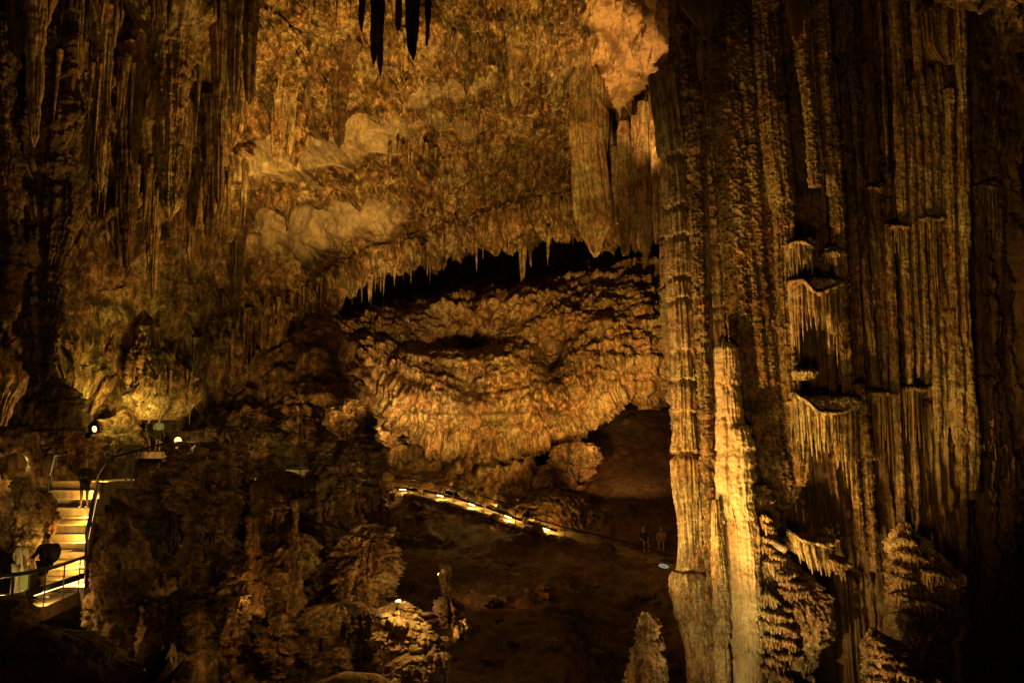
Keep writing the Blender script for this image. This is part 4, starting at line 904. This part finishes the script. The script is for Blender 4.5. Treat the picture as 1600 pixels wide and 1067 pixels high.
m = MB(); m.tube([c+Vector((-.12+.03*k, -.035, .035*math.sin(k*1.5)+.015-.004*k)) for k in range(9)], .011, 6); m.build('squiggle', M_metal, e); m = MB(); m.tube([c+Vector((0, .05, -.05)), c+Vector((0, .12, -.5))], .03, 8); m.build('bracket', M_metal, e)

# amphitheatre steps at the far right floor
mb = MB()
for i, (yy, Y, x0, x1) in enumerate(((790, 50, 950, 1090), (808, 48.6, 958, 1095), (826, 47.2, 965, 1100), (845, 45.8, 985, 1105))):
    a, b = PV(x0, yy, Y), PV(x1, yy, Y); c = (a+b)/2
    mb.box(c+Vector((0, .25, -.22)), ((b-a).length/2, .25, .2))
tag(mb.build('terrace_steps', M_floor), kind='structure')
mb = MB(); a = PV(790, 697, 60.5); mb.bar(PV(782, 698, 60.5), PV(862, 682, 61.5), .9, .2)
tag(mb.build('sand_ledge', rock_mat('pale_sand', (.5, .38, .24), (.42, .3, .18), (.3, .2, .12), .5, 1, .02, 0, fine=.2)), kind='structure')

# ------------------------------------------------------------------ staircase on the left
def stair_edge(t):   # t 0 bottom .. 1 top : left point, right point
    py = 925+(752-925)*t; Y = 24.6+(33.6-24.6)*t
    xl = np.interp(t, [0, .25, .5, .8, 1], [66, 62, 82, 76, 84]); xr = np.interp(t, [0, .25, .5, .8, 1], [131, 131, 139, 150, 172])
    return PV(xl, py, Y), PV(xr, py, Y)
NS = 13
stair = empty('staircase', PV(100, 925, 24.6), 'lit concrete staircase climbing away between the rocks on the left', 'staircase')
pa = pb = None; zc = []
for i in range(NS):
    t0, t1 = i/NS, (i+1)/NS
    a, b = stair_edge(t0); c, d = stair_edge(t1); zt = (c.z+d.z)/2
    A, B, Cc, Dd = [Vector((p.x, p.y, zt)) for p in (a, b, c, d)]
    ov = Vector((0, -.05, 0)); lo = Vector((0, 0, -.9)); th_ = Vector((0, 0, -.06))
    Cc = Cc+Vector((0, .10, 0)); Dd = Dd+Vector((0, .10, 0))
    m = MB(); m.add([A, B, Dd, Cc, A+lo, B+lo, Dd+lo, Cc+lo], [(0, 1, 2, 3), (0, 4, 5, 1), (1, 5, 6, 2), (3, 7, 4, 0), (2, 6, 7, 3)])
    A1, B1 = A+ov+Vector((0, 0, .004)), B+ov+Vector((0, 0, .004)); A2, B2 = A+Vector((0, .02, .004)), B+Vector((0, .02, .004))
    st_ = m.build('step', M_conc, stair)
    m = MB(); m.add([A1, B1, B2, A2, A1+th_, B1+th_, B2+th_, A2+th_], [(0, 1, 2, 3), (0, 4, 5, 1), (4, 7, 6, 5), (1, 5, 6, 2), (3, 7, 4, 0)])
    no = m.build('nosing', M_conc, stair); no.parent = st_; no.location = (0, 0, 0)
# lower landing and upper landing
def slab(name, pts, th_, mat):
    n = len(pts); lo = Vector((0, 0, -th_)); m = MB()
    m.add(list(pts)+[p+lo for p in pts], [tuple(range(n)), tuple(range(2*n-1, n-1, -1))]+[(k, k+n, (k+1) % n+n, (k+1) % n) for k in range(n)])
    return tag(m.build(name, mat), kind='structure')
def dz(p, z): return Vector((p.x, p.y, z))
l0 = PV(132, 930, 23.9); zl = l0.z
def gp(px, py, z):     # point on the horizontal plane z
    v = P(px, py, 1.0); k = z/v[2]; return Vector((float(v[0]*k), float(v[1]*k), z))
slab('path', [gp(-120, 985, zl), gp(34, 957, zl), gp(75, 945, zl), gp(128, 922, zl), Vector((gp(128, 922, zl).x, 25.2, zl)), Vector((gp(-120, 985, zl).x-1, 25.2, zl))], .35, M_conc)
ut = stair_edge(1)[1]; zu = ut.z
upA = [Vector((stair_edge(1)[0].x, 33.55, zu)), Vector((ut.x, 33.55, zu)), Vector((ut.x+1.2, 35.6, zu)), Vector((ut.x+1.6, 37.6, zu)), Vector((ut.x-1.4, 37.6, zu))]
slab('path', upA, .3, M_conc)
zd = .30
deck = [Vector((float(P(px_, 706, Y_)[0]), Y_, zd)) for px_, Y_ in ((226, 38.2), (274, 38.2), (282, 46), (186, 46), (196, 39.5))]
slab('path', deck, .3, M_conc)
# railing with thick handrail: bottom run, corner, up the flight, along the upper deck
railing([gp(-60, 974, zl), gp(34, 957, zl), gp(75, 946, zl), gp(131, 922, zl)], 'black railing across the foot of the stairs in front of the two visitors', H_=.95, step=1.15, r=.05, post=.02)
run = [stair_edge(t)[1]+Vector((.02, 0, .05)) for t in (0.0, .1, .25, .5, .8, 1.0)]
railing(run, 'black handrail rising along the right side of the stairs', H_=.95, step=1.5, r=.05, post=.02)
railing([upA[1]+Vector((.0, .1, 0)), upA[2]+Vector((0, .1, .6)), deck[0]+Vector((0, .05, 0)), deck[1]+Vector((0, .05, 0))], 'black railing along the edge of the upper deck', H_=.95, step=1.3, r=.04, post=.018)
lf = [stair_edge(t)[0]+Vector((-.05, 0, .05)) for t in (.8, 1.0)]+[upA[0]+Vector((-.3, 1.6, .1))]
railing(lf, 'short black railing at the upper left of the stairs', H_=.95, step=1.2, r=.035, post=.02)
def bar_low(pts, label, w=.05, h=.16, zo=.42):
    e = empty('lamp_bar', pts[0], label, 'lamp bar'); m = MB()
    for a, b in zip(pts[:-1], pts[1:]): m.bar(a+Vector((0, 0, zo)), b+Vector((0, 0, zo)), w, h)
    m.build('housing', M_metal, e); m = MB()
    for a, b in zip(pts[:-1], pts[1:]): m.bar(a+(b-a)*.1+Vector((0, .03, zo-h/2-.015)), a+(b-a)*.9+Vector((0, .03, zo-h/2-.015)), w*.6, .025)
    m.build('lens', M_lensg, e); return e
bar_low([gp(-60, 974, zl), gp(34, 957, zl)], 'thick dark lamp bar on the lower railing, left of the corner post')
bar_low([gp(36, 956.5, zl), gp(129, 922.5, zl)], 'thick dark lamp bar on the lower railing, nearest the stair foot')
bar_low(run[1:3]+[run[3]], 'dark lamp bar following the lower half of the stair handrail', zo=.45)
bar_low([run[3], run[4]], 'dark lamp bar following the upper half of the stair handrail', zo=.45)
for t, pw in ((.05, 150), (.2, 130), (.4, 130), (.6, 130), (.8, 140), (.98, 160)):
    p = stair_edge(t)[1]; spot(p+Vector((-.12, 0, .40)), p+Vector((-1.3, .3, -.4)), pw*1.35, LO, 150, .05, .7)
for px, py, pw in ((-20, 966, 150), (60, 948, 130), (118, 924, 150)):
    p = gp(px, py, zl); spot(p+Vector((0, .15, .36)), p+Vector((0, 1.2, -.3)), pw, LY, 150, .05, .7)
point(PV(222, 716, 36.6)+Vector((0, 0, .1)), 60, LY, .08); point(PV(262, 690, 40), 40, LY, .08)
point(gp(-15, 965, zl)+Vector((0, .3, .5)), 45, LY, .08)
point(PV(636, 918, 23.6), 60, LY, .06)

# ------------------------------------------------------------------ floodlights that can be seen
def flood(px, py, Y, label, power, color, tgt, s=.16, glow=9, out=.25):
    c = PV(px, py, Y); e = empty('floodlight', c, label, 'floodlight')
    d = (Vector(tgt)-c).normalized(); x = d.cross(Vector((0, 0, 1))).normalized(); z = x.cross(d)
    m = MB(); m.box(c-d*.06, (.05, s, s*.7), (d, x, z)); m.box(c-d*.03-z*s, (.03, .02, s*.5), (d, x, z)); m.build('housing', M_metal, e)
    m = MB(); m.tube([c-d*.14, c+d*.005], s*1.0, 16); m.build('shade', M_metal, e); m = MB(); m.tube([c-d*.01, c+d*.02], s*.88, 16); m.build('lens', flat_mat('flood_lens', (.9, .8, .6), .4, 0, (1, .55, .13), glow*.4), e)
    spot(c+d*out, tgt, power, color, 140, .08, .7); return e
flood(148, 670, 34.5, 'glowing floodlight among the rocks above the stairs', 420, LY, PV(150, 720, 36.5)+Vector((0, -4, 1)), .14)
flood(278, 688, 29.6, 'glowing floodlight on top of the bulging brown block', 200, LY, PV(262, 700, 27), .13)
point(PV(284, 684, 30.4)+Vector((0, 0, .1)), 60, LY, .1)
flood(622, 940, 24, 'low floodlight glowing between the rocks at the bottom centre', 130, LY, PV(600, 880, 23.4), .10)
point(PV(640, 952, 22.0)+Vector((0, -.5, .4)), 110, LY, .06)
flood(686, 897, 26.2, 'tiny floodlight beside the banded stump', 14, LY, PV(694, 890, 25.4), .05)
e = empty('floodlight', PV(1215, 852, 26.4), 'small tilted tubular lamp resting right of the brightest pillar, unlit', 'floodlight')
c = PV(1215, 852, 26.4); m = MB(); m.tube([c+Vector((-.26, 0, .13)), c+Vector((.18, 0, -.10))], .11, 14); m.build('housing', flat_mat('lamp_shell', (.42, .36, .26), .5), e, smooth=False)
m = MB(); m.tube([c+Vector((.18, 0, -.10)), c+Vector((.24, 0, -.13))], .125, 14); m.build('lens', M_conc, e)
# dim accent lights added for contrast on the dark rocks, no lamps seen there
point(PV(408, 935, 22.3), 26, LO, .05)
point(PV(540, 800, 25.4), 16, LY, .05)
point(PV(330, 985, 21.8), 10, LO, .05)
point(PV(330, 770, 27.2), 16, LO, .05)
point(PV(470, 1000, 21.8), 14, LO, .05)
point(PV(620, 690, 42), 50, LO, .1)
spot(PV(640, 860, 34), PV(860, 900, 38), 420, LR, 80)
spot(PV(1330, 1120, 22), PV(1440, 930, 26), 130, LY, 70, .08)
spot(PV(1300, 1130, 21), PV(1400, 1040, 24), 70, LY, 70, .08)

# ------------------------------------------------------------------ people
def skin(name, nodes, edges, mat, parent, sub=1):
    me = bpy.data.meshes.new(name); me.from_pydata([n[0] for n in nodes], edges, []); me.update(); me.materials.append(mat)
    o = bpy.data.objects.new(name, me); COL.objects.link(o); o.parent = parent
    md = o.modifiers.new('skin', 'SKIN'); md.use_smooth_shade = True
    sv = me.skin_vertices[0].data
    for i, n in enumerate(nodes):
        r = n[1]; sv[i].radius = r if isinstance(r, tuple) else (r, r); sv[i].use_root = (i == 0)
    s = o.modifiers.new('sub', 'SUBSURF'); s.levels = sub; s.render_levels = sub
    return o
SKIN = flat_mat('skin', (.42, .25, .16), .5); HAIR = flat_mat('dark_hair', (.03, .02, .015), .5)
def person(loc, rot, label, top, bottom, hair=HAIR, legs='stand', arms=None, scale=1.0, sleeves=.5, long_legs=False, shoes=None, extra=None, group=None):
    e = empty('person', loc, label, 'person', group); e.rotation_euler = (0, 0, rot); e.scale = (scale,)*3
    hipz = .92; V = Vector
    if legs == 'sit':
        hipz = .50; hip = [V((s*.09, 0, hipz)) for s in (-1, 1)]; kn = [V((s*.12, -.42, .50)) for s in (-1, 1)]; an = [V((s*.11, -.40, .08)) for s in (-1, 1)]
    elif legs == 'walk':
        hip = [V((s*.09, 0, hipz)) for s in (-1, 1)]; kn = [V((-.10, -.14, .50)), V((.10, .06, .48))]; an = [V((-.10, -.22, .08)), V((.10, .30, .12))]
    else:
        hip = [V((s*.09, 0, hipz)) for s in (-1, 1)]; kn = [V((s*.10, -.02, .50)) for s in (-1, 1)]; an = [V((s*.11, .02, .08)) for s in (-1, 1)]
    toe = [a+V((0, -.17, -.045)) for a in an]
    ch = V((0, .0, hipz+.36)); nk = V((0, .01, hipz+.55)); hd = V((0, -.01, hipz+.72))
    sh = [V((s*.18, 0, hipz+.48)) for s in (-1, 1)]
    arms = arms or [((-.24, .02, .24), (-.25, -.08, .0)), ((.24, .02, .24), (.25, -.08, .0))]
    el = [V((a[0][0], a[0][1], hipz+a[0][2])) for a in arms]; wr = [V((a[1][0], a[1][1], hipz+a[1][2])) for a in arms]
    N = [(V((0, 0, hipz)), (.14, .10)), (V((0, 0, hipz+.18)), (.125, .09)), (ch, (.15, .10)), (nk, .055), (hd-V((0, 0, .05)), (.068, .085)), (hd+V((0, .01, .04)), (.075, .09)), (hd+V((0, 0, .10)), .05)]
    E = [(0, 1), (1, 2), (2, 3), (3, 4), (4, 5), (5, 6)]
    def add(p, r, j): N.append((p, r)); E.append((j, len(N)-1)); return len(N)-1
    for s in (0, 1):
        j = add(hip[s], .085, 0); j = add((hip[s]+kn[s])/2, .075, j); j = add(kn[s], .055, j); j = add((kn[s]*.6+an[s]*.4), .055, j); j = add(an[s], .036, j); add(toe[s], .032, j)
        j = add(sh[s], .055, 2); j = add((sh[s]+el[s])/2, .045, j); j = add(el[s], .037, j); j = add((el[s]+wr[s])/2, .034, j); j = add(wr[s], .024, j)
        d = (wr[s]-el[s]).normalized(); side = V((1 if s == 0 else -1, 0, 0)); fw = V((0, -1, 0))
        if abs(d.dot(fw)) > .8: fw = V((0, 0, 1))
        pm = add(wr[s]+d*.07, (.034, .018), j)
        for k in range(4):
            q = wr[s]+d*.10+fw*(.03-.02*k); f1 = add(q, .009, pm); f2 = add(q+d*(.035-.004*abs(k-1))+side*.008, .008, f1); add(q+d*(.055-.006*abs(k-1))+side*.024, .007, f2)
        t1 = add(wr[s]+d*.045+fw*.035+side*.01, .010, pm); add(wr[s]+d*.085+fw*.048+side*.02, .008, t1)
    skin('body', N, E, SKIN, e, 1)
    # clothes
    tn = [(V((0, 0, hipz+.02)), (.165, .125)), (V((0, 0, hipz+.2)), (.155, .12)), (ch, (.175, .13)), (V((0, .005, hipz+.50)), (.10, .085))]; te = [(0, 1), (1, 2), (2, 3)]
    for s in (0, 1):
        tn.append((sh[s], .075)); te.append((2, len(tn)-1)); pe = len(tn)-1
        q = sh[s]+(el[s]-sh[s])*min(1, sleeves*2); tn.append((q, .062)); te.append((pe, len(tn)-1))
        if sleeves > .5:
            tn.append((el[s]+(wr[s]-el[s])*min(.95, (sleeves-.5)*2), .045)); te.append((len(tn)-2, len(tn)-1))
    skin('shirt', tn, te, top, e, 1)
    bn = [(V((0, .0, hipz+.03)), (.16, .13))]; be = []
    for s in (0, 1):
        bn.append((hip[s], .105)); be.append((0, len(bn)-1)); bn.append((hip[s]+(kn[s]-hip[s])*.8, .088)); be.append((len(bn)-2, len(bn)-1))
        if long_legs:
            bn.append((kn[s], .082)); be.append((len(bn)-2, len(bn)-1)); bn.append((an[s]+V((0, 0, .03)), .06)); be.append((len(bn)-2, len(bn)-1))
    skin('trousers' if long_legs else 'shorts', bn, be, bottom, e, 1)
    for s in (0, 1):
        skin('shoe', [(an[s]+V((0, .04, -.04)), (.045, .04)), (an[s]+V((0, -.05, -.04)), (.045, .038)), (toe[s]+V((0, -.02, 0)), (.042, .03))], [(0, 1), (1, 2)], shoes or HAIR, e, 1)
    skin('hair', [(hd+V((0, .03, .09)), (.075, .07)), (hd+V((0, .055, .03)), (.085, .06)), (hd+V((0, .06, -.06)), (.06, .04))], [(0, 1), (1, 2)], hair, e, 1)
    fm = MB()
    for sx in (-1, 1): fm.box(hd+V((sx*.03, -.085, .0)), (.011, .008, .006))
    fm.build('eyes', HAIR, e, base=(0, 0, 0))
    fm = MB(); c0 = hd+V((0, -.088, -.025)); fm.add([c0+V((0, 0, .03)), c0+V((-.015, 0, -.015)), c0+V((.015, 0, -.015)), c0+V((0, -.028, -.012))], [(0, 1, 3), (0, 3, 2), (1, 2, 3)]); fm.build('nose', SKIN, e, base=(0, 0, 0))
    fm = MB(); fm.box(hd+V((0, -.083, -.062)), (.022, .008, .005)); fm.build('mouth', flat_mat('lips', (.28, .1, .07)), e, base=(0, 0, 0))
    for sx in (-1, 1): fm = MB(); fm.box(hd+V((sx*.082, .0, -.01)), (.01, .018, .03)); fm.build('ear', SKIN, e, base=(0, 0, 0))
    return e
CLOTH = {n: flat_mat(n+'_cloth', c, .85) for n, c in dict(black=(.02, .017, .015), cream=(.5, .42, .3), pale=(.55, .5, .4), navy=(.03, .035, .06), pink=(.35, .18, .15), grey=(.16, .14, .12), green=(.22, .32, .12), teal=(.25, .36, .3)).items()}
WH = flat_mat('white_shoes', (.75, .7, .6), .6)
def stair_at(t):
    a, b = stair_edge(t); return a, b, stair_edge((math.floor(t*NS)+1)/NS)[0].z
a, b, z = stair_at(.70); q = a*.28+b*.72
person((q.x, q.y+.12, z), .1, 'woman shaped figure in a black hooded top and shorts walking down the stairs', CLOTH['black'], CLOTH['black'], arms=[((-.25, -.04, .26), (-.10, -.22, .18)), ((.25, -.04, .26), (.10, -.22, .2))], sleeves=.97, shoes=WH)
person((upA[1].x+.15, 34.9, zu), .5, 'dim figure in dark clothes leaning on the handrail at the stair top', CLOTH['grey'], CLOTH['grey'], arms=[((-.25, -.06, .26), (-.24, -.28, .12)), ((.24, .02, .24), (.25, -.08, .0))], long_legs=True, sleeves=.9)
pq = PV(246, 704, 41.5); person((pq.x, pq.y, zd), 3.0, 'figure in a pale t-shirt and dark shorts seen from behind on the upper deck', CLOTH['teal'], CLOTH['black'])
pq = PV(230, 704, 42.2); person((pq.x, pq.y, zd), 1.5, 'figure in black beside the pale t-shirt on the upper deck', CLOTH['black'], CLOTH['grey'], legs='walk')
pq = gp(12, 950, zl); pf = person((pq.x, pq.y+.45, zl), 2.75, 'figure in a cream shirt and pale trousers at the left edge, back turned', CLOTH['cream'], CLOTH['pale'], long_legs=True, scale=1.02, arms=[((-.25, .02, .24), (-.22, -.16, .04)), ((.26, .02, .24), (.26, -.1, .0))])
h0 = Vector((pf.location.x+.26, pf.location.y-.22, zl+.55)); m = MB()
m.add(*box_vf(h0+Vector((0, 0, .08)), (.10, .05, .20))); bg = empty('shoulder_bag', h0, 'pale green bag with a light strap hanging at the hip of the cream shirt figure', 'bag')
m.build('pouch', CLOTH['green'], bg); m = MB(); m.tube([h0+Vector((-.08, 0, .28)), h0+Vector((-.12, -.02, .6)), h0+Vector((-.2, .02, .88))], .012, 6); m.build('strap', WH, bg)
pq = gp(56, 938, zl); pm_ = person((pq.x, pq.y+.3, zl), -1.9, 'figure in black with a cap and a backpack stepping behind the lower railing', CLOTH['black'], CLOTH['black'], legs='walk', sleeves=.9, shoes=WH, arms=[((-.22, -.12, .26), (-.2, -.34, .16)), ((.24, -.08, .26), (.2, -.3, .16))])
bp0 = Vector((pm_.location.x+.22, pm_.location.y+.05, zl+1.22))
n_, nu_ = 20, 24; pl, tl = np.meshgrid(np.linspace(-1.5, 1.5, n_), np.arange(nu_)/nu_*6.283, indexing='ij')
Vb = np.stack([np.cos(pl)*np.cos(tl)*.15, np.cos(pl)*np.sin(tl)*.17, np.sin(pl)*.26+.02*np.sin(tl*3)*np.cos(pl)], -1)
bk = grid_obj('backpack', Vb+np.array(bp0), CLOTH['black'], wrap=True, base=list(bp0), flip=True); tag(bk, 'rounded black backpack worn by the figure with a cap', 'backpack')
for (px, c1, c2, lb, rr) in ((1006, 'navy', 'black', 'seated figure in dark blue with bare legs on the lowest terrace step, left of two', .2), (1034, 'pink', 'grey', 'seated figure in a pinkish top on the lowest terrace step, right of two', -.2)):
    pq = PV(px, 861, 45.0); person((pq.x, pq.y, pq.z-.05), rr, lb, CLOTH[c1], CLOTH[c2], legs='sit', arms=[((-.22, -.14, .24), (-.12, -.34, .1)), ((.22, -.14, .24), (.12, -.34, .1))])
pq = PV(1063, 880, 40.5); person((pq.x, pq.y, pq.z-.1), 1.2, 'figure in dark clothes with a light cap at the foot of the slim tiered pillar', CLOTH['black'], CLOTH['black'], hair=CLOTH['cream'], scale=.9, sleeves=.9)
# faint glow in the small grotto above the rubble
point(PV(598, 622, 60), 90, LY, .1)
point(PV(1020, 835, 41), 22, LO, .2)  # separate fill added in front of the seated figures
print('verts', sum(len(m.vertices) for m in bpy.data.meshes), 'stal', NST[0])
